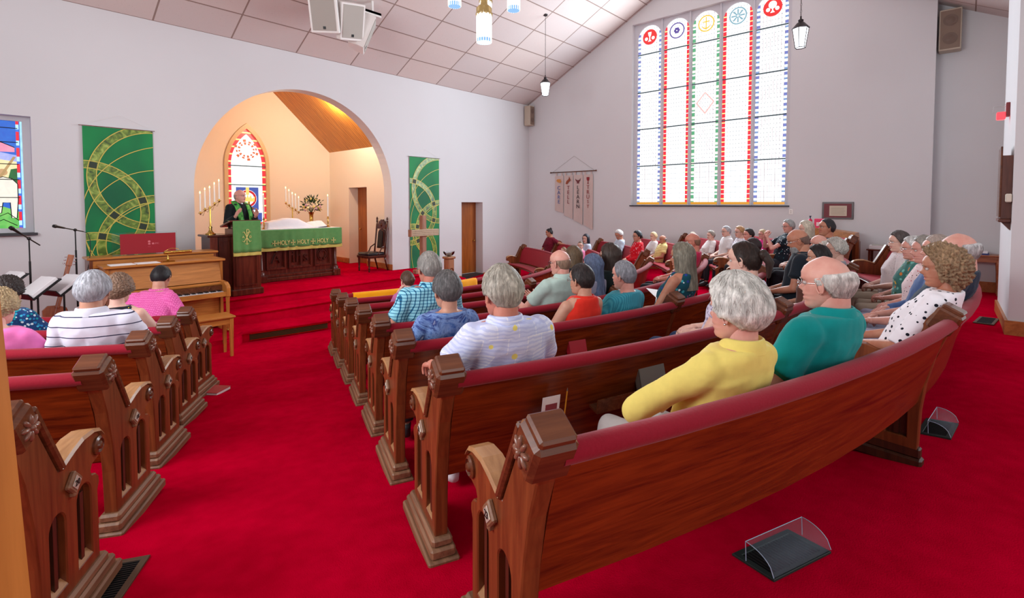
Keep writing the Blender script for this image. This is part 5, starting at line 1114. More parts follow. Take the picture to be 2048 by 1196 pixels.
HB=[(-.117,-.0),(-.10,-.02),(-.08,-.045),(-.06,-.066),(-.03,-.092),(0,-.104),(.04,-.103),(.075,-.085),(.095,-.062),(.108,-.038),(.117,-.008)]
HW=[(-.117,.018),(-.11,.032),(-.10,.042),(-.085,.051),(-.07,.058),(-.05,.064),(-.03,.069),(0,.074),(.03,.077),(.06,.072),(.085,.057),(.10,.040),(.110,.022),(.117,.004)]
def head_mesh(mb,M,old=0,fat=0,near=True):
    L=52 if near else 26; N=56 if near else 28; o=len(mb.v); zs=[.117*sin(pi*(i/(L)-.5)) for i in range(L+1)]
    zs=[-.117+(.234)*i/L for i in range(L+1)]
    for z in zs:
        f=np.interp(z,*zip(*HF)); b=np.interp(z,*zip(*HB)); w_=np.interp(z,*zip(*HW))*(1+.10*fat*(z<0)); c=(f+b)/2; d=(f-b)/2
        for i in range(N):
            a=2*pi*i/N; ca,sa=cos(a),sin(a); x=w_*math.copysign(abs(ca)**.93,ca); y=c+d*math.copysign(abs(sa)**.93,sa)
            if sa>0:
                na=np.interp(z,[-.04,-.034,-.026,-.018,-.008,.004,.014,.022],[0,.013,.025,.026,.018,.012,.006,0]); nw=np.interp(z,[-.035,-.022,.01],[.017,.013,.009]); y+=na*math.exp(-(x/nw)**2)
                y-=.013*math.exp(-((abs(x)-.030)/.014)**2-((z-.001)/.011)**2)
                y+=.004*math.exp(-((abs(x)-.040)/.018)**2-((z+.030)/.02)**2)
                y+=.004*math.exp(-((abs(x)-.026)/.02)**2-((z-.020)/.007)**2)
                y-=.004*math.exp(-((abs(x)-.03)/.008)**2-((z+.052)/.012)**2)*(1+old)
            mb.v.append(tuple(M@Vector((x,y,z))))
    for j in range(L):
        for i in range(N):
            z=(zs[j]+zs[j+1])/2; a=2*pi*(i+.5)/N; x=.08*cos(a)
            lip=-.069<z<-.046 and sin(a)>0 and abs(np.interp(z,*zip(*HW))*cos(a))<.024*(1-((z+.057)/.014)**2*.6)
            mb.f.append((o+j*N+i,o+j*N+(i+1)%N,o+(j+1)*N+(i+1)%N,o+(j+1)*N+i)); mb.m.append(1 if lip else 0)
    mb.f.append(tuple(o+L*N+i for i in range(N))); mb.m.append(0); mb.f.append(tuple(o+i for i in range(N-1,-1,-1))); mb.m.append(0)
    for s_ in (-1,1):
        E=M@Matrix.Translation((s_*.074,-.008,-.008))@Matrix.Rotation(R(s_*20),4,'Z')@Matrix.Rotation(R(-8),4,'X')
        mb.ball((s_*.004,0,0),(.007,.014,.027),n=12,M=E)
        pts=[(s_*.010,.017*cos(R(q))*(1 if q<180 else .8)-.002,.032*sin(R(q))*(1 if q<180 else .9)) for q in range(-60,250,22)]
        mb.rod(pts,.0042,6,0,E); mb.ball((s_*.006,.006,-.028),(.005,.008,.008),n=8,M=E)
def hand(mb,M,curl=.5,side=1,n=8,spread=1.0,thumb=.5):
    """M: wrist frame: +Y along fingers, +Z back of the hand, thumb towards side*X"""
    loftv=[]
    mb.rod([(0,-.02,0),(0,.02,0)],[.024,.026],n,0,M)
    for i,(x,l,y0) in enumerate(((-.030,.058,.078),(-.0105,.074,.086),(.0095,.080,.088),(.029,.070,.084))):
        x*=side; mb.rod([(x*.55,.0,0),(x*.9,.05,.002),(x,y0,0)],[.015,.014,.0105],n,0,M)
        a=0; p=Vector((x,y0,0)); pts=[p.copy()]; sp=x*.9*spread
        for k,f in enumerate((.45,.32,.23)):
            a+=curl*(.75 if k==0 else 1.0); p=p+Vector((sp*.18*f*3,cos(a),-sin(a)))*l*f; pts.append(p.copy())
        mb.rod(pts,[.0100,.0092,.0085,.0072],n,0,M)
    t0=Vector((side*.022,.015,-.004)); d=Vector((side*(.75-.3*thumb),.62,-.25-.5*thumb*curl)).normalized(); p1=t0+d*.038; d2=(d+Vector((-side*.35,.35,-.15))).normalized()
    mb.rod([t0,p1,p1+d2*.030,p1+d2*.052],[.015,.0125,.0105,.008],n,0,M)
def frame(p,y,z):
    y=Vector(y).normalized(); z=Vector(z); x=y.cross(z).normalized(); z=x.cross(y)
    return Matrix(((x.x,y.x,z.x,p[0]),(x.y,y.y,z.y,p[1]),(x.z,y.z,z.z,p[2]),(0,0,0,1)))
def skin(name,c):
    def fn(n):
        v=n.co(); n.col(n.ramp(n.noise(v,14,4),[(.3,s2l(tuple(max(0,x-d) for x,d in zip(c,(14,24,22))))),(.7,s2l(c))])); n.b.inputs['Subsurface Weight'].default_value=.08; n.b.inputs['Subsurface Radius'].default_value=(.02,.008,.004); n.bump(n.noise(v,220,2),.06,.001)
    return mat(name,c,.5,0,fn,spec=.35)
SK={'fair':skin('fair_skin',(226,186,168)),'pink':skin('rosy_skin',(218,164,148)),'tan':skin('tan_skin',(190,134,108)),'red':skin('sunned_skin',(202,136,116)),'olive':skin('olive_skin',(200,154,130))}
LIP=mat('lip',(186,96,92),.45)
HM={}
def hairmat(c):
    if c not in HM:
        def fn(n):
            v=n.co(sc=(1,1,.22)); a=n.noise(v,70,3,.6,.7); b=n.noise(n.co(),9,3)
            k=n.math('ADD',n.math('MULTIPLY',a,.7),n.math('MULTIPLY',b,.3)); n.col(n.ramp(k,[(.3,s2l(tuple(x*.70 for x in c))),(.5,s2l(tuple(x*.88 for x in c))),(.68,s2l(tuple(min(255,x*1.1) for x in c)))])); n.bump(a,.5,.004)
        HM[c]=mat('hair_%d_%d_%d'%c,c,.5,0,fn,spec=.3)
    return HM[c]
WHITEEYE=mat('eye_white',(196,186,180),.3); IRIS=mat('eye_iris',(60,50,44),.2)
# hair styles: thickness, hairline control, options
STY={'short':dict(t=.012,rough=.003),'crop':dict(t=.007,rough=.002),'full':dict(t=.021,rough=.006),'puffy':dict(t=.043,rough=.008,low=6),'curly':dict(t=.030,rough=.0085,freq=17,low=8),
 'fringe':dict(t=.015,rough=.003,top=24),'fringe2':dict(t=.020,rough=.004,top=36),'stub':dict(t=.0035,rough=.0005,top=26),'receding':dict(t=.011,rough=.003,fore=64),
 'long':dict(t=.018,rough=.005,drop=.20),'bob':dict(t=.022,rough=.005,drop=.085),'bun':dict(t=.009,rough=.002,bun=(0,-.075,.095,.042)),'lowbun':dict(t=.009,rough=.002,bun=(0,-.125,.015,.033)),'pony':dict(t=.010,rough=.002,bun=(0,-.125,.035,.036),tail=.14),'wavy':dict(t=.044,rough=.013,freq=9,low=34,nape=24),'long2':dict(t=.022,rough=.007,drop=.26)}
def hair_mesh(style,M,seed,near=True,fuzz=0):
    s=dict(low=0,nape=0,top=None,fore=None,drop=0,freq=0,bun=None,tail=0); s.update(STY[style]); mb=MB(); NA,NE=((132,80) if s['freq'] else (84,50)) if near else (36,22)
    t=s['t']; lift=0
    def line(ph):
        base=np.interp(ph,[0,30,52,70,82,92,104,125,180],[46,44,34,12,-12-s['low'],-8-s['low'],-16-s['low'],-42-s['nape'],-46-s['nape']])
        if s['fore']: base=np.interp(ph,[0,40,60,75,85,92,104,125,180],[s['fore'],s['fore']-4,45,22,-8,-8,-16,-42,-46])
        if s['drop']: base=np.interp(ph,[0,30,50,62,72,180],[42,40,22,-28,-70,-75])
        return base
    def pt(ph,th,az):
        d=Vector((sin(az)*cos(th),cos(az)*cos(th),sin(th))); ax=(.0785,.097 if d.y>0 else .099,.114)
        r=1/math.sqrt((d.x/ax[0])**2+(d.y/ax[1])**2+(d.z/ax[2])**2); thd=math.degrees(th)
        m=min(1,max(0,(thd-line(ph))/7))
        if s['top'] is not None:
            tp=s['top'] if ph>95 else s['top']-10; m=min(m,min(1,max(0,(tp-thd)/16)))
            if ph<62: m=0
        m=m*m*(3-2*m); q=d*r
        nz=noise.noise(Vector((az*3,th*3,seed)))*.5
        st=noise.noise(Vector((az*22,th*2.5,seed+5)))
        tt=t*(1+.25*nz)+(.003 if s['freq'] else s['rough'])*st
        if s['top'] is not None: tt=tt*min(1,max(.12,(ph-64)/48))*min(1,max(.25,((s['top']+4)-thd)/30+.25))
        if s['freq']: tt+=s['rough']*noise.noise(d*s['freq']+Vector((seed,0,0)))*1.6+s['rough']*.7*noise.noise(d*s['freq']*2.1+Vector((seed,3,0)))
        if thd<0 and not s['drop'] and not s['nape']: tt*=max(.22,1+thd/48)
        p=d*(r*(.93+.07*m)+tt*m-(1-m)*.004)
        if s['drop'] and ph>55 and thd<5:
            k=min(1,(5-thd)/60); hr=Vector((d.x,d.y,0)).normalized()*((.092 if d.y<0 else .080)+t*.6+.012*k*st+.01*k); zz=.01-.10*k-s['drop']*k
            p=Vector((hr.x,hr.y*(1.0),zz)) if k>.05 else p
            p=Vector((hr.x*(1-.12*k),hr.y,zz))*min(1,k*4)+ (d*(r+tt))*(1-min(1,k*4))
        p.y-=.008; p.z+=.004
        return p,m
    g=[]
    for j in range(NE+1):
        th=R(-78+ (90+78)*j/NE*.998)
        for i in range(NA):
            az=2*pi*i/NA; ph=abs(math.degrees(az if az<pi else az-2*pi)); p,m=pt(ph,th,az); mb.v.append(tuple(M@p)); g.append(m)
    for j in range(NE):
        for i in range(NA):
            q=(j*NA+i,j*NA+(i+1)%NA,(j+1)*NA+(i+1)%NA,(j+1)*NA+i)
            if max(g[k] for k in q)>.02: mb.f.append(q); mb.m.append(0)
    top=len(mb.v); mb.v.append(tuple(M@Vector((0,-.008,.117+.004+t*(1 if s['top'] is None else 0)))))
    if s['top'] is None:
        for i in range(NA): mb.f.append((NE*NA+i,NE*NA+(i+1)%NA,top)); mb.m.append(0)
    if s['bun']: 
        x,y,z,r=s['bun']; o=len(mb.v); mb.ball((x,y,z),(r,r*.85,r),n=16,M=M)
        for i in range(o,len(mb.v)):
            v=Vector(mb.v[i]); mb.v[i]=tuple(v+(v-M@Vector((x,y,z)))*.18*noise.noise(v*60))
        if s['tail']: mb.rod([(0,y-.01,z-.01),(0,y-.035,z-.05),(.01,y-.02,z-s['tail'])],[r*.8,r*.75,r*.3],10,0,M)
    if fuzz:
        rnd=random.Random(seed); n=0; tries=0
        while n<fuzz and tries<fuzz*6:
            tries+=1; th=math.asin(rnd.uniform(-.8,1)); az=rnd.uniform(0,2*pi); ph=abs(math.degrees(az if az<pi else az-2*pi)); p,m=pt(ph,th,az)
            if m<.75: continue
            n+=1; p2,_=pt(ph,max(th-rnd.uniform(.18,.4)*(.4 if s['freq'] else 1),-1.3),az+rnd.uniform(-.12,.12)); c=Vector((0,-.008,0))
            out=(p-c).normalized(); pm=(p+p2)/2+out*rnd.uniform(.0006,.0025); p2=p2+out*rnd.uniform(-.001,.003); w_=out.cross(p2-p).normalized()*.0007
            mb.add([p-w_*.6,p+w_*.6,pm+w_,pm-w_,p2],[(0,1,2,3),(3,2,4)],0,M)
    return mb
TORS=[(.445,.150,.10,.10),(.47,.178,.125,.125),(.54,.186,.130,.130),(.62,.176,.125,.120),(.70,.162,.120,.110),(.80,.163,.122,.112),(.88,.174,.125,.118),(.95,.186,.118,.118),(1.005,.190,.100,.108),(1.045,.176,.086,.098),(1.075,.138,.074,.086),(1.102,.086,.062,.074)]
def person(px=None,py=None,k=7,far=0,d=None,name='person',label='',sex='f',fat=.2,skin_='fair',hair=('full',(200,200,200)),top=None,sleeve='short',bottom=None,legskin=False,pose='lap',collar=None,glasses=False,near=0,yaw=None,pitch=-4,roll=0,lean=10,beard=None,earr=False,pos=None,hunch=0,sidelean=0,necklace=False,group=None,sc=None,bodyturn=0,shoes=(40,40,44),neck='round'):
    # --- placement: the row gives the distance, the seat faces the pulpit end of the room
    seed=(px or 5)*1.37+(py or 3)
    if pos is None:
        rr=rayd(px,py); rk=Rk(k); RH=rk+.05
        a=rr[0]**2+rr[1]**2; b=-2*(rr[0]*CX_+rr[1]*CY_); c=CX_**2+CY_**2-RH*RH; D=b*b-4*a*c
        if d is not None: t_=d
        elif D<=0: t_=-b/2/a
        else: t_=(-b+(math.sqrt(D) if far else -math.sqrt(D)))/2/a
        H=Vector((rr[0]*t_,rr[1]*t_,ZC+rr[2]*t_)); f=Vector((CX_-H.x,CY_-H.y,0)).normalized(); f=f; fd_=(H.xy-Vector((CX_,CY_))).length-(rk-.12); lean=max(4,min(25,math.degrees(math.atan((fd_+.02)/.6)))) if lean==10 else lean; root=H+f*(.6*math.tan(R(lean))-.02)+Vector((-f.y,f.x,0))*(sidelean*.6); zfl_=zf(min(math.hypot(root.x-CX_,root.y-CY_),rk)); 
        s=(H.z-zfl_)/(1.318+STY[hair[0]]['t']*.8-hunch*.12)
        if sc: s=sc
        root.z=zfl_; rz=math.atan2(f.y,f.x)-pi/2+R(bodyturn)
    else:
        root=Vector(pos[:3]); rz=R(pos[3]); s=sc or 1.0; H=root+Vector((0,0,1.3))
    root_o=thing(name,label,'person',tuple(root),group,rz); root_o.scale=(s,s,s)
    if yaw is None:
        yaw=math.degrees(math.atan2(10.2-H.y,3.6-H.x)-pi/2-rz); yaw=(yaw+180)%360-180; yaw=max(-62,min(62,yaw))
    stand=pose=='preach'
    kf=.88 if sex=='f' else 1.0; vox=(.011,.014,.02)[2-near] if near<=2 else .011
    vox={2:.010,1:.014,0:.019}[near]
    tl=math.tan(R(lean)); Z0=.5
    dz=.36 if stand else 0
    def sp(z): return (sidelean*max(0,z-.6)**1.3, -tl*(z-.5)+hunch*max(0,z-.75)**2*2.2)
    def secs(infl,z0=.44,z1=1.10,ws=1.0):
        o=[]
        for z,w_,df,db in TORS:
            if z<z0 or z>z1: continue
            m=math.exp(-((z-.66)/.2)**2); sh=min(1,max(0,(z-.85)/.12)); w2=w_*(1-(1-kf)*sh)*(1+.22*fat*m+.06*fat)*(ws if z>.97 else 1)+infl
            df2=df*(1+.75*fat*m+.1*fat)+infl+(.028*math.exp(-((z-.885)/.07)**2) if sex=='f' else 0); db2=db*(1+.15*fat)+infl*.8
            x,y=sp(z); o.append((x,y,z+dz,w2,df2,db2))
        return o
    V=Vector; shw=.168*(kf if sex=='f' else 1)+.012*fat; x9,y9=sp(1.0)
    SH={s_:V((s_*shw+x9,y9-.01,1.005+dz)) for s_ in (-1,1)}
    def lp(x,y,z): return V((x,y,z+dz))
    ARM={}
    for s_ in (-1,1):
        if pose=='lap': el=lp(s_*(.250+.05*fat),.01+.03*(s_>0)+y9*.45,.735); wr=lp(s_*.075,.235+.03*s_*0,.655+.02*(s_>0)); pn=V((0,0,1)); fd=V((-s_*.75,.55,-.15)); cu=.45
        elif pose=='out': el=lp(s_*(.30+.05*fat),.06,.79); wr=lp(s_*.10,.24,.70); pn=V((0,.3,1)); fd=V((-s_*.8,.4,-.1)); cu=.5
        elif pose=='preach':
            el=lp(s_*.27,.05,.73); wr=lp(s_*.12+(.02 if s_<0 else .14),.30 if s_<0 else .27,.86); pn=V((s_*.75,.15,.45)); fd=V((-s_*.1,.55,.8)); cu=.28
        elif pose=='chin': el=lp(s_*.20,.18,.80); wr=lp(s_*.055,.22,1.02); pn=V((s_*.6,.7,.1)); fd=V((-s_*.45,-.05,.85)); cu=.7
        elif pose=='hold': el=lp(s_*.25,.05,.76); wr=lp(s_*.12,.30,.78); pn=V((s_*.5,.1,-.6)); fd=V((-s_*.2,.9,.25)); cu=.4
        elif pose=='face':
            el,wr,pn,fd,cu=(lp(-.20,.22,.78),lp(-.10,.13,1.06),V((-.8,.3,.1)),V((.35,-.3,.8)),.6) if s_<0 else (lp(.24,.04,.76),lp(.06,.24,.66),V((0,0,1)),V((-.7,.6,-.1)),.45)
        elif pose=='armrest':
            el,wr,pn,fd,cu=(lp(-.34,-.02,.80),lp(-.33,.19,.79),V((0,.2,1)),V((.1,.9,-.3)),.6) if s_<0 else (lp(.26,.05,.76),lp(.07,.25,.66),V((0,0,1)),V((-.7,.6,-.1)),.45)
        elif pose=='reach':
            el,wr,pn,fd,cu=(lp(-.30,-.10,.93),lp(-.52,-.16,.90),V((0,.1,1)),V((-1,-.1,-.25)),.5) if s_<0 else (lp(.26,.03,.76),lp(.10,.22,.66),V((0,0,1)),V((-.7,.6,-.1)),.45)
        elif pose=='down': el=lp(s_*.25,.06,.75); wr=lp(s_*.22,.27,.66); pn=V((0,0,1)); fd=V((-s_*.15,.95,-.2)); cu=.4
        ARM[s_]=(SH[s_],el,wr,pn,fd,cu)
    # --- head frame
    xn,yn=sp(1.10); pv=V((xn,yn+.005,1.125+dz)); hm=Matrix.Translation(pv)@Matrix.Rotation(R(yaw),4,'Z')@Matrix.Rotation(R(-0),4,'Y')@Matrix.Rotation(R(pitch),4,'X')@Matrix.Rotation(R(roll),4,'Y')@Matrix.Translation((0,.020,.081))
    # --- body
    b=MB(); loft(b,secs(-.017,z1=1.08))
    c0=V((xn,yn-.012,1.06+dz)); c1=hm@V((0,-.035,-.055)); nr=.056*(1 if sex=='m' else .90)*(1+.12*fat)
    b.rod([c0-V((0,.005,.04)),c0,(c0+c1)/2,c1],[nr*1.02,nr*1.0,nr,nr*.98],16)
    aw=(1+.25*fat)*(1 if sex=='m' else .9)
    for s_,(a_,el,wr,pn,fd,cu) in ARM.items(): b.rod([a_,a_*.5+el*.5,el],[.052*aw,.046*aw,.038*aw],12); b.rod([el,el*.6+wr*.4,wr],[.038*aw,.036*aw,.024],12)
    if stand: LG={s_:[lp(s_*.09,.0,.50),lp(s_*.10,.02,.10),V((s_*.11,.0,.08))] for s_ in (-1,1)}
    else: LG={s_:[V((s_*.09,.0,.515)),V((s_*.13,.42,.53)),V((s_*.13,.44,.09))] for s_ in (-1,1)}
    for s_ in (-1,1):
        A_,K_,F_=LG[s_]; b.rod([A_,K_],[.078*(1+.15*fat),.055],12); b.rod([K_,(K_*.6+F_*.4),F_],[.052,.048,.035],12)
    body=remesh(b,vox,4); body.m=[0]*len(body.f)
    head_mesh(body,hm,.5,fat,near>0)
    for s_,(a_,el,wr,pn,fd,cu) in ARM.items(): hand(body,frame(wr,fd,pn),cu,-s_ if pose!='x' else s_,8 if near else 6)
    bo=body.build('body',[SK[skin_],LIP],root_o,True,local=True)
    # --- eyes, brows
    e=MB()
    for s_ in (-1,1): e.ball((s_*.030,.0655,.001),(.0125,.0115,.0095),n=12,M=hm); e.ball((s_*.0305,.0722,.001),(.0066,.0062,.0066),1,n=10,M=hm)
    e.build('eyes',[WHITEEYE,IRIS],root_o,True,local=True)
    hc=hair[1]; bm_=MB()
    for s_ in (-1,1): bm_.rod([(s_*.014,.089,.018),(s_*.028,.088,.023),(s_*.044,.077,.018)],[.0025,.003,.0018],6,0,hm)
    bm_.build('eyebrows',hairmat(hc if sum(hc)<420 else (150,135,120)),root_o,True,local=True)
    h=hair_mesh(hair[0],hm,seed,near>0,{2:4200,1:500,0:0}[near] if hair[0] not in('stub','curly') else 0); h.build('hair',hairmat(hc),root_o,True,local=True)
    if beard:
        bb_=MB()
        def bsec(z,w_,f,bk): return (0,0,z,w_,f,bk)
        loft(bb_,[(0,.03,-.05,.060,.058,.02),(0,.035,-.075,.060,.060,.02),(0,.04,-.11,.052,.055,.03),(0,.045,-.15,.040,.045,.03),(0,.05,-.185,.022,.028,.02)],20); 
        q=MB(); q.v=[tuple(hm@V(v)) for v in bb_.v]; q.f=bb_.f; q.m=bb_.m
        q=remesh(q,.007,2,lambda co:np.array([.006*noise.noise(V(c)*45) for c in co])); q.build('beard',hairmat(beard),root_o,True,local=True)
    if glasses:
        g=MB()
        for s_ in (-1,1):
            g.tube([(s_*.031+.021*cos(R(q)),.098-.10*abs(.021*cos(R(q)))-(.004 if s_*cos(R(q))>0 else 0),.015*sin(R(q))) for q in range(0,361,24)],.0014,5,0,hm,caps=False)
            g.tube([(s_*.052,.094,.004),(s_*.073,.08,.005),(s_*.078,.0,.003),(s_*.076,-.02,-.012)],.0016,5,0,hm)
        g.tube([(-.010,.100,.002),(0,.103,.004),(.010,.100,.002)],.0015,5,0,hm); g.build('glasses',BLACK if near<2 else CHROME,root_o,True,local=True)
    if earr:
        g=MB()
        for s_ in (-1,1): g.ball((s_*.083,-.004,-.042),.005,n=8,M=hm)
        g.build('earrings',CHROME,root_o,True,local=True)
    # --- clothes
    tm=MB(); loft(tm,secs(.006,ws=.80 if sleeve=='none' else 1.0,z1=1.08 if neck=='low' else 1.10))
    for s_,(a_,el,wr,pn,fd,cu) in ARM.items():
        sr=1.0
        if sleeve=='short': m=a_*.38+el*.62; tm.rod([a_,a_*.5+el*.5],[.066*aw,.064*aw],14); tm.tube([a_*.6+el*.4,m],[.062*aw,.070*aw],14)
        elif sleeve=='long': tm.rod([a_,a_*.5+el*.5,el],[.065*aw,.060*aw,.053*aw],14); tm.rod([el,el*.5+wr*.5],[.053*aw,.048*aw],14); tm.tube([el*.5+wr*.5,el*.08+wr*.92],[.046*aw,.037],14)
        elif sleeve=='elbow': tm.rod([a_,a_*.5+el*.5],[.068*aw,.066*aw],14); tm.tube([a_*.6+el*.4,el],[.066*aw,.066*aw],14)
    cr=V((xn,yn,0))
    def folds(co):
        o=np.empty(len(co))
        for i,c in enumerate(co):
            v=V(c); r1=noise.noise(V((v.x*7+v.z*5*(1 if v.x>0 else -1),v.y*7,v.z*9+seed))); r2=noise.noise(V((v.x*15,v.y*15+seed,v.z*6))); o[i]=.006*noise.noise(v*9+V((seed,0,0)))+.011*(.35-abs(r1))*(1 if c[2]-dz<.98 else .4)+.005*(.3-abs(r2))
        return o
    tm=remesh(tm,vox,3,folds); t_o=tm.build('top',top,root_o,True,local=True)
    if collar:
        cm=MB(); n=28; prof=[(.070,1.050),(.066,1.092),(.070,1.112),(.078,1.106),(.088,1.075),(.094,1.058)] if collar!='crew' else [(.074,1.060),(.070,1.086),(.074,1.092),(.082,1.078),(.084,1.062)]
        for r_,z in prof:
            for i in range(n):
                a=2*pi*i/n; fr=max(0,sin(a)); dn=.035*fr**2 if collar!='crew' else .018*fr
                cm.v.append((xn+r_*(1.0+.1*fat)*cos(a),yn+.0+(r_*.98)*(1.0+.1*fat)*sin(a)+(z-1.08)*-tl*.5,z-dn+dz))
        m_=len(prof); cm.f=[(j*n+i,j*n+(i+1)%n,(j+1)*n+(i+1)%n,(j+1)*n+i) for j in range(m_-1) for i in range(n)]; cm.m=[0]*len(cm.f)
        co_=cm.build('collar',collar if not isinstance(collar,str) else top,root_o,True,local=True)
    if bottom:
        lm=MB()
        for s_ in (-1,1):
            A_,K_,F_=LG[s_]; lm.rod([A_+V((0,-.03,0)),A_*.5+K_*.5,K_],[.095*(1+.15*fat),.084,.068],12); 
            if not legskin: lm.tube([K_+(F_-K_)*.02,K_*.5+F_*.5,F_+V((0,0,.03))],[.066,.062,.055],12)
        loft(lm,[(0,0,.43+dz,.15,.10,.10),(0,0,.47+dz,.188+.03*fat,.13,.13),(0,0,.55+dz,.19+.03*fat,.135,.13),(0,-.01,.62+dz,.17,.10,.10)])
        lm=remesh(lm,max(vox,.014),3,folds); lm.build('trousers' if not legskin else 'skirt',bottom,root_o,True,local=True)
    shm=MB()
    for s_ in (-1,1):
        F_=LG[s_][2]; q=MB(); loft(q,[(F_.x,F_.y+.06,.0,.042,.13,.10),(F_.x,F_.y+.06,.03,.045,.13,.10),(F_.x,F_.y+.045,.06,.042,.10,.09),(F_.x,F_.y+.01,.10,.040,.05,.055)],16); q.build('shoe',mat('shoe_leather',shoes,.5) if ('shoe_leather_%d'%shoes[0]) not in SM else SM['shoe_leather_%d'%shoes[0]],root_o,True,local=True)
    return root_o,hm,ARM
SM={}
for c_ in ((40,40,44),(224,224,230),(150,156,170),(70,90,96)): SM['shoe_leather_%d'%c_[0]]=mat('shoe_leather',c_,.5)
# ray through a pixel of the photograph, in units of camera depth
_q=cam.rotation_euler.to_matrix()
def rayd(x,y):
    v=_q@Vector(((x-1024)/1000,-(y-448)/1000,-1)); return v
# --- garment materials
def solid(nm,c,**k): return fabric(nm,c,tuple(int(x*.86) for x in c),30,.85,.1,.5,.25)
def pattern(nm,base,fn): return mat(nm,base,.85,0,fn,spec=.2,sheen=.05)
def p_stripe(base,line,freq,w_=.14,wob=0):
    def fn(n):
        v=n.co(); z=n.xyz(v)[2]; z=n.math('ADD',z,n.math('MULTIPLY',n.noise(v,4,2),.02)); f=n.math('FRACT',n.math('MULTIPLY',z,freq)); n.col(n.mix(n.math('LESS_THAN',f,w_),s2l(base),s2l(line)))
    return fn
def p_check(base,l1,l2,freq):
    def fn(n):
        v=n.co(rot=(0,0,.0)); x=n.xyz(v); w_=n.math('ADD',x[0],n.math('MULTIPLY',x[1],.6))
        a=n.math('LESS_THAN',n.math('FRACT',n.math('MULTIPLY',w_,freq)),.24); b=n.math('LESS_THAN',n.math('FRACT',n.math('MULTIPLY',x[2],freq)),.24)
        c=n.mix(a,s2l(base),s2l(l1)); c=n.mix(b,c,s2l(l2)); n.col(n.mix(n.math('MULTIPLY',a,b),c,s2l((20,50,80))))
    return fn
def p_dots(base,dot,sc,r_,rnd=.35):
    def fn(n):
        v=n.co(); n.col(n.mix(n.math('LESS_THAN',n.vor(v,sc,rnd),r_),s2l(base),s2l(dot))); n.bump(n.noise(v,8,3),.3,.02)
    return fn
def p_floral(base,cols,sc=22,th=.42):
    def fn(n):
        v=n.co(); d=n.vor(v,sc,1); c=n.vor(v,sc,1,1); k=n.xyz(c)[0]
        st=[(i/len(cols),s2l(x)) for i,x in enumerate(cols)]; cc=n.ramp(k,st,'CONSTANT'); nz=n.noise(v,sc*2.5,3); n.col(n.mix(n.math('LESS_THAN',n.math('ADD',d,n.math('MULTIPLY',nz,.25)),th),s2l(base),cc))
    return fn
def p_cloud(cols,sc=5,dist=1.5):
    def fn(n): n.col(n.ramp(n.noise(n.co(),sc,5,dist,.65),[(.28+.44*i/(len(cols)-1),s2l(c)) for i,c in enumerate(cols)]))
    return fn
def p_rings(base,ring,sc):
    def fn(n):
        d=n.vor(n.co(),sc,.5); a=n.math('LESS_THAN',n.math('ABSOLUTE',n.math('SUBTRACT',d,.27)),.075); n.col(n.mix(a,s2l(base),s2l(ring)))
    return fn
def p_leaf(n):
    v=n.co(); x=n.xyz(v); a=n.add('ShaderNodeTexBrick',{'Vector':n.add('ShaderNodeCombineXYZ',{0:n.math('ADD',x[0],n.math('MULTIPLY',x[1],.5)),1:x[2]}).outputs[0],'Scale':9.,'Color1':(*s2l((196,204,240)),1),'Color2':(*s2l((222,226,244)),1),'Mortar':(*s2l((232,234,246)),1),'Mortar Size':.02,'Brick Width':.9,'Row Height':.7})
    w_=n.add('ShaderNodeTexWave',{'Vector':v,'Scale':16.,'Distortion':6.,'Detail':2.},wave_type='RINGS').outputs[1]; c=n.mix(n.math('MULTIPLY',n.math('GREATER_THAN',w_,.62),.55),a.outputs[0],s2l((172,182,226)))
    n.col(n.mix(n.math('LESS_THAN',n.vor(v,9,.9),.16),c,s2l((232,218,120))))
def p_knit(base,dk,sc):
    def fn(n):
        v=n.co(); d=n.vor(v,sc,.2); n.col(n.ramp(d,[(.1,s2l(base)),(.6,s2l(dk))])); n.bump(d,-.6,.004)
    return fn
def p_rib(base,dk,fr):
    def fn(n):
        x=n.xyz(n.co()); w_=n.math('SINE',n.math('MULTIPLY',n.math('ADD',x[0],n.math('MULTIPLY',x[1],.6)),fr)); n.col(n.mix(n.math('ADD',n.math('MULTIPLY',w_,.4),.5),s2l(base),s2l(dk))); n.bump(w_,.4,.003)
    return fn
KHAKI=solid('khaki_cotton',(196,184,164)); DENIM=solid('denim',(52,72,110)); DARKT=solid('dark_trousers',(40,42,50)); LTBLUE=solid('light_trousers',(176,180,206)); PLM=solid('pale_trousers',(200,196,192))
YEL=solid('yellow_jacket_cloth',(244,222,118)); TEAL=solid('teal_polo_cloth',(0,150,148))
G_='seated congregation'
Pn=person
Pn(1478,548,8,label='seated woman with full white hair in a yellow jacket, in the nearest pew',hair=('puffy',(228,226,218)),top=YEL,sleeve='long',fat=.35,near=2,pose='out',collar='polo',bottom=PLM,skin_='pink',earr=True,pitch=-3,shoes=(150,156,170),group=G_)
Pn(1655,507,8,label='seated balding man with white fringe and glasses in a teal polo shirt',sex='m',hair=('fringe2',(226,222,216)),top=TEAL,sleeve='short',fat=.75,near=2,collar='polo',glasses=True,bottom=DENIM,skin_='pink',shoes=(70,90,96),group=G_)
Pn(990,532,7,sidelean=-.22,label='seated man with grey hair in a lavender leaf-print shirt, arm on the pew end',sex='m',hair=('full',(186,180,166)),top=pattern('lavender_leaf_print',(200,206,240),p_leaf),sleeve='short',fat=.6,near=2,collar='polo',pose='armrest',bottom=KHAKI,skin_='red',shoes=(224,224,230),group=G_)
Pn(895,542,6,label='seated woman with short dark grey hair in a navy tie-dyed top',hair=('full',(110,108,108)),top=pattern('navy_tie_dye',(40,70,140),p_cloud([(20,40,110),(50,90,160),(120,150,200),(30,50,120),(190,200,225)],6,2)),sleeve='short',fat=.3,near=2,bottom=DARKT,skin_='olive',group=G_)
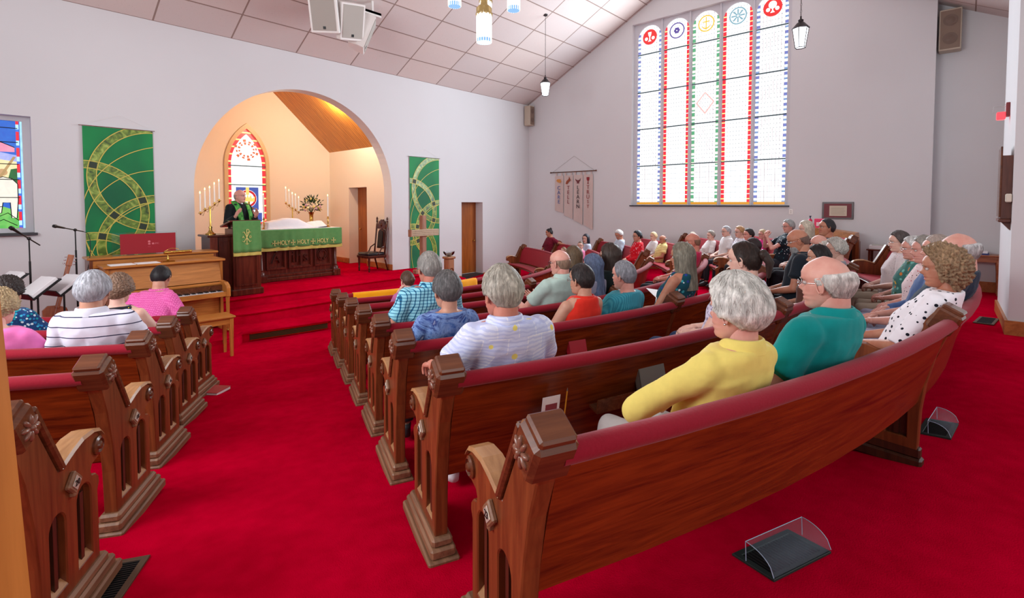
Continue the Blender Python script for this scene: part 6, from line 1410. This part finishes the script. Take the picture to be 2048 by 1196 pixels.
Pn(858,503,5,label='seated man with grey hair in a teal and navy checked shirt',sex='m',hair=('short',(168,164,158)),top=pattern('teal_check',(130,200,220),p_check((150,214,230),(40,110,150),(60,130,165),42)),sleeve='short',fat=.3,near=2,collar='polo',glasses=True,bottom=KHAKI,skin_='red',group=G_)
Pn(815,542,3,label='seated girl with brown bun and mauve top, hand at her face',hair=('lowbun',(92,66,52)),top=solid('mauve_knit',(196,110,160)),sleeve='short',fat=0,near=1,pose='face',bottom=DENIM,skin_='fair',lean=-6,group=G_)
Pn(1165,528,6,label='seated woman with short dark hair in a sleeveless orange-red top',hair=('short',(54,46,46)),top=solid('orange_red_cloth',(232,50,34)),sleeve='none',fat=.5,near=2,glasses=True,bottom=DARKT,skin_='olive',collar='crew',group=G_)
Pn(1250,522,6,label='seated woman with short grey hair in a ribbed teal-blue top',hair=('short',(148,150,158)),top=pattern('ribbed_teal',(70,160,176),p_rib((70,164,180),(40,128,150),420)),sleeve='short',fat=.6,near=2,bottom=DARKT,skin_='pink',group=G_)
Pn(187,542,5,label='seated man with silver hair in a white polo with dark stripes',sex='m',hair=('full',(190,192,200)),top=pattern('white_striped_polo',(224,224,240),p_stripe((226,226,242),(52,52,84),15,.10)),sleeve='short',fat=.5,near=2,collar=solid('white_collar',(226,226,240)),bottom=KHAKI,skin_='olive',group=G_)
Pn(237,548,4,label='seated woman with brown curls in a dark floral sleeveless top',hair=('curly',(142,112,92)),top=pattern('black_floral',(24,26,34),p_floral((22,24,32),[(230,210,60),(60,190,200),(220,220,230),(180,60,140)],30,.36)),sleeve='none',fat=.3,near=1,bottom=DARKT,skin_='fair',group=G_)
Pn(280,558,3,label='seated person with short black hair in a pink knitted sweater, before the piano keys',sex='f',hair=('short',(30,26,28)),top=pattern('pink_knit',(232,110,180),p_knit((240,128,190),(206,80,150),60)),sleeve='short',fat=.9,near=1,bottom=DENIM,skin_='olive',hunch=.9,lean=-14,pitch=-24,sidelean=-.25,yaw=8,collar='crew',group=G_)
Pn(14,553,4,label='seated person with dark curls in a blue speckled top, at the left edge',hair=('curly',(58,48,46)),top=pattern('blue_speckle',(30,100,150),p_floral((24,60,110),[(60,170,200),(200,220,230),(40,120,180),(20,150,160)],40,.5)),sleeve='short',fat=.3,near=1,bottom=DARKT,skin_='olive',group=G_)
Pn(-6,578,5,label='seated blond person in a bright pink top, at the left edge',hair=('curly',(196,170,130)),top=solid('bright_pink_cloth',(250,130,200)),sleeve='short',fat=.3,near=1,bottom=DARKT,skin_='fair',group=G_)
Pn(1120,500,5,label='seated bald man with glasses in a pale green polo, holding a paper',sex='m',hair=('stub',(150,120,100)),top=solid('pale_green_polo',(190,216,206)),sleeve='short',fat=.2,near=1,collar='polo',glasses=True,pose='hold',bottom=DENIM,skin_='pink',group=G_)
Pn(1147,492,4,label='seated woman with long straight brown hair behind the bald man',hair=('long',(104,84,62)),top=solid('black_cloth',(30,30,34)),sleeve='short',fat=.2,near=1,bottom=DARKT,group=G_)
Pn(1187,508,5,label='seated woman with long blue-grey hair in a grey top',hair=('long2',(96,112,144)),top=solid('dusty_grey_cloth',(150,150,172)),sleeve='short',fat=.2,near=1,bottom=DARKT,group=G_)
Pn(1220,487,5,label='seated woman with dark brown bob in a black top',hair=('bob',(62,48,42)),top=solid('black_green_cloth',(20,34,34)),sleeve='short',fat=.3,near=1,bottom=DARKT,skin_='fair',group=G_)
Pn(1240,458,4,1,label='seated woman with curly white hair looking down, in a pale blue cardigan',hair=('full',(226,224,222)),top=solid('pale_blue_knit',(190,204,220)),sleeve='long',fat=.2,near=0,bottom=DARKT,skin_='tan',pitch=-26,yaw=20,group=G_)
Pn(1275,461,5,1,d=11.3,label='seated woman with short black hair and glasses in a red flowered top',hair=('full',(30,34,44)),top=pattern('red_flowered',(210,20,40),p_floral((206,16,36),[(236,200,210),(240,160,170),(220,120,140)],17,.36)),sleeve='long',fat=.3,near=0,glasses=True,bottom=DARKT,skin_='olive',group=G_)
Pn(1309,464,5,1,label='seated woman with short blonde hair in a white blouse beside the yellow striped shirt',hair=('full',(232,206,160)),top=solid('white_blouse',(232,228,228)),sleeve='long',fat=.1,near=0,bottom=DARKT,group=G_)
Pn(1328,470,5,1,label='seated man with thinning grey hair in a yellow striped polo',sex='m',hair=('fringe',(150,144,138)),top=pattern('yellow_striped_polo',(240,226,150),p_stripe((240,226,152),(150,134,90),22,.16)),sleeve='short',fat=.3,near=1,collar='polo',bottom=PLM,skin_='tan',group=G_)
Pn(1365,485,6,label='seated woman with long straight grey-blonde hair in a sleeveless teal print dress',hair=('long',(142,136,120)),top=pattern('teal_print_dress',(20,90,100),p_floral((16,70,84),[(60,160,170),(230,230,235),(150,60,120),(40,60,140)],24,.42)),sleeve='none',fat=.3,near=2,bottom=pattern('teal_print_skirt',(20,90,100),p_floral((16,60,74),[(60,170,150),(240,200,210),(40,130,90)],24,.42)),legskin=True,skin_='tan',group=G_)
Pn(1384,466,5,1,d=7.4,label='seated tanned bald man in a magenta shirt behind the long-haired woman',sex='m',hair=('stub',(140,100,80)),top=solid('magenta_shirt',(206,30,84)),sleeve='short',fat=.3,near=1,skin_='red',bottom=DARKT,group=G_)
Pn(1388,464,6,1,label='seated woman with pale hair and white top, half hidden by the tanned bald man',hair=('bob',(206,190,168)),top=solid('white_lace',(226,226,234)),sleeve='short',fat=.1,near=0,bottom=DARKT,group=G_)
Pn(1424,461,6,1,label='seated woman with short grey hair in a patterned cream cardigan',hair=('full',(162,152,140)),top=pattern('cream_pattern',(210,200,200),p_floral((214,206,204),[(150,110,110),(180,170,180),(130,120,130)],40,.34)),sleeve='elbow',fat=.5,near=1,bottom=DENIM,skin_='fair',group=G_)
Pn(1453,452,7,1,d=10.7,label='seated grey-haired man with glasses in a plain white shirt',sex='m',hair=('short',(180,180,184)),top=solid('white_shirt',(234,232,232)),sleeve='short',fat=.2,near=0,glasses=True,collar='polo',bottom=DARKT,group=G_)
Pn(1480,452,7,1,d=10.2,label='seated woman with short auburn hair and glasses in a white and blue print top',hair=('full',(196,150,104)),top=pattern('blue_white_print',(225,228,238),p_floral((228,230,238),[(40,50,110),(70,80,150)],26,.36)),sleeve='short',fat=.1,near=0,glasses=True,bottom=DARKT,group=G_)
Pn(1498,457,7,1,d=9.8,label='seated dark-haired man beside the woman in the magenta top',sex='m',hair=('full',(44,38,40)),top=solid('charcoal_shirt',(60,60,70)),sleeve='short',fat=.2,near=0,bottom=DARKT,skin_='pink',group=G_)
Pn(1508,476,6,1,d=7.2,label='seated dark-haired person in a cream top behind the ponytail woman',hair=('full',(50,38,38)),top=solid('cream_top',(216,208,196)),sleeve='short',fat=.3,near=0,bottom=DARKT,group=G_)
Pn(1528,459,7,1,label='seated woman with short blonde hair and glasses in a magenta blouse',hair=('full',(206,178,138)),top=solid('magenta_blouse',(204,22,118)),sleeve='long',fat=.4,near=1,glasses=True,bottom=DARKT,skin_='pink',group=G_)
Pn(1488,484,7,label='seated young woman with a dark ponytail in a lavender top printed with rings',hair=('pony',(52,36,30)),top=pattern('lavender_rings',(206,200,222),p_rings((206,200,222),(110,100,130),30)),sleeve='short',fat=.4,near=2,bottom=DENIM,skin_='fair',group=G_)
Pn(1577,439,7,1,label='seated grey-haired woman with glasses, hands clasped under her chin',hair=('full',(176,178,176)),top=pattern('black_white_floral',(24,34,44),p_floral((20,30,40),[(220,224,230),(60,110,120)],22,.34)),sleeve='short',fat=.1,near=1,glasses=True,pose='chin',bottom=DARKT,skin_='pink',group=G_)
Pn(1602,457,7,d=5.5,label='seated bald man with a long grey beard and glasses in a dark t-shirt',sex='m',hair=('stub',(120,90,80)),top=solid('dark_teal_tshirt',(26,36,46)),sleeve='short',fat=.3,near=2,glasses=True,beard=(150,150,150),pitch=-18,bottom=DARKT,skin_='tan',collar='crew',group=G_)
Pn(1613,441,7,1,d=7.9,label='seated woman with straight white-blond bob in a red print top',hair=('bob',(214,204,184)),top=pattern('red_black_print',(120,40,44),p_floral((60,24,28),[(190,60,50),(150,40,40)],34,.4)),sleeve='short',fat=.1,near=0,bottom=DARKT,group=G_)
Pn(1650,438,7,1,d=7.6,label='seated man with short dark hair against the wall, beside the wall lectern',sex='m',hair=('short',(50,46,50)),top=pattern('dark_print_shirt',(50,60,80),p_dots((40,54,70),(220,226,230),30,.3,1)),sleeve='short',fat=.2,near=1,bottom=DARKT,skin_='tan',pitch=4,group=G_)
Pn(1640,468,7,d=6.3,label='seated white-haired balding man in a pale checked shirt, by the wall lectern',sex='m',hair=('fringe2',(222,214,204)),top=solid('pale_check_shirt',(190,200,216)),sleeve='short',fat=.3,near=1,bottom=DARKT,skin_='pink',group=G_)
Pn(1674,476,7,d=5.7,label='seated woman with thick curly silver hair in front of the wall lectern',hair=('curly',(206,200,192)),top=solid('grey_knit',(160,160,170)),sleeve='short',fat=.2,near=1,bottom=DARKT,group=G_)
Pn(1640,490,7,d=4.9,label='seated short person with flat dark hair, just above the teal polo man',hair=('full',(36,28,28)),top=solid('brown_top',(96,60,50)),sleeve='short',fat=.1,near=1,bottom=DARKT,skin_='olive',group=G_)
Pn(1800,462,8,d=5.7,label='seated woman with dark grey hair and glasses in an open cream cardigan',hair=('full',(96,86,84)),top=pattern('cream_lace_cardigan',(206,194,196),p_floral((210,198,200),[(180,160,166),(150,130,140)],46,.3)),sleeve='elbow',fat=.4,near=2,glasses=True,bottom=KHAKI,skin_='fair',group=G_)
Pn(1828,473,8,d=5.05,label='seated white-haired woman with glasses in a green and yellow floral blouse',hair=('full',(228,226,224)),top=pattern('green_yellow_floral',(70,130,120),p_floral((60,110,104),[(222,180,60),(110,180,170),(200,120,60),(60,90,60),(180,200,180)],20,.5)),sleeve='elbow',fat=.4,near=2,glasses=True,bottom=KHAKI,skin_='pink',group=G_)
Pn(1853,472,8,d=4.4,label='seated grey-haired woman in a pink floral top next to the green floral blouse',hair=('full',(164,158,150)),top=pattern('pink_small_floral',(226,200,200),p_floral((226,204,206),[(190,70,80),(60,50,60)],40,.34)),sleeve='short',fat=.3,near=1,bottom=LTBLUE,skin_='pink',group=G_)
Pn(1878,470,8,d=4.0,label='seated person with pale brown hair between the floral top and the big balding man',sex='m',hair=('short',(178,160,150)),top=solid('blue_shirt',(84,110,160)),sleeve='long',fat=.3,near=1,bottom=LTBLUE,skin_='pink',group=G_)
Pn(1918,463,8,d=3.55,label='seated big balding man with grey side hair in a navy shirt',sex='m',hair=('fringe2',(200,198,198)),top=solid('navy_polo',(24,44,66)),sleeve='short',fat=.6,near=2,bottom=LTBLUE,skin_='pink',group=G_)
Pn(1890,490,8,d=3.05,label='seated woman with wavy light brown hair in a white blouse with black dots',hair=('wavy',(160,130,98)),top=pattern('polka_dot_blouse',(240,236,240),p_dots((238,234,240),(20,22,36),27,.27,.45)),sleeve='elbow',fat=.3,near=2,bottom=LTBLUE,skin_='tan',group=G_)
Pn(1100,457,3,1,label='seated woman with a high black bun in a maroon top, arm along the pew back',hair=('bun',(30,22,26)),top=pattern('maroon_print',(110,16,40),p_dots((112,16,40),(50,14,24),50,.3,1)),sleeve='elbow',fat=.2,near=1,pose='reach',bottom=DARKT,skin_='tan',yaw=-30,pitch=-14,roll=12,lean=4,group=G_)
Pn(1172,468,4,1,d=12.6,label='seated woman with long black hair in a pale blue top, holding a small child',hair=('long',(34,30,44)),top=solid('pale_blue_top',(196,206,226)),sleeve='short',fat=.1,near=0,pose='hold',bottom=DARKT,group=G_,yaw=35)
Pn(1161,476,3,1,d=12.1,label='small child with brown hair in a pink shirt, held by the black-haired woman',hair=('crop',(110,86,66)),top=solid('child_pink',(226,120,160)),sleeve='short',fat=.4,near=0,bottom=DENIM,group=G_,sc=.86,yaw=60)
Pn(1128,490,3,1,d=12.4,label='small child with light brown hair in the far pew beside the maroon top',hair=('crop',(140,110,80)),top=solid('child_brown',(110,80,70)),sleeve='short',fat=.3,near=0,bottom=DENIM,group=G_,sc=.76)
# pastor
po,hm_,AR=person(pos=(3.66,10.5,PZ+.14,196),name='person',label='standing pastor in black with a green stole, gesturing behind the pulpit',sex='m',hair=('stub',(170,150,140)),top=solid('black_clergy_cloth',(20,26,30)),sleeve='long',fat=.35,near=2,pose='preach',bottom=DARKT,skin_='pink',lean=0,yaw=22,pitch=2,sc=1.09,collar=solid('clergy_collar_cloth',(24,28,32)))
ST=mat('green_stole',(40,150,60),.6,0,lambda n:n.col(n.ramp(n.noise(n.co(),22,4,1),[(.35,s2l((14,110,44))),(.65,s2l((90,190,70)))])))
mb=MB()
for s_ in (-1,1):
    pts=[(s_*.02,-.085,1.115),(s_*.075,-.05,1.125),(s_*.105,.02,1.10),(s_*.10,.10,1.03),(s_*.095,.165,.90),(s_*.09,.20,.75),(s_*.09,.20,.55),(s_*.09,.18,.30)]
    o=len(mb.v)
    for (x,y,z) in pts:
        w_=.048; nx_=x
        mb.v+=[(x-s_*w_*.8,y+.012,z+.37-.0),(x+s_*w_,y-.01,z+.355)]
    for i in range(len(pts)-1): mb.f.append((o+2*i,o+2*i+1,o+2*i+3,o+2*i+2)); mb.m.append(0)
so=mb.build('stole',ST,po,smooth=True,local=True); md=so.modifiers.new('thickness','SOLIDIFY'); md.thickness=.008
MB().box(-.015,.015,.065,.085,1.42,1.45,b=.004).build('clerical_collar_tab',PAPER,po,local=True)
tag(MB().box(3.39,3.98,10.34,10.84,PZ,PZ+.14,b=.006).build('footboard',MAHO),'low dark wooden footboard under the pastor behind the pulpit','platform')
tag(MB().box(-.14,.14,-.10,.10,0,.004,M=Matrix.Translation((*P(Rk(5)-.32,-7.6),zf(Rk(5))+.70))@Matrix.Rotation(R(18),4,'X')@Matrix.Rotation(R(12),4,'Z')).build('paper_sheet',PAPER),'white folded paper held by the bald man in pale green','paper')
x_,y_=P(Rk(6)-.35,-3.2); tag(MB().box(-.16,.16,-.11,.11,0,.004,M=Matrix.Translation((x_,y_,zf(Rk(6))+.80))@Matrix.Rotation(R(22),4,'X')@Matrix.Rotation(R(-30),4,'Z')).build('bulletin',PAPER),'open white bulletin held in front of the ponytail woman','paper')
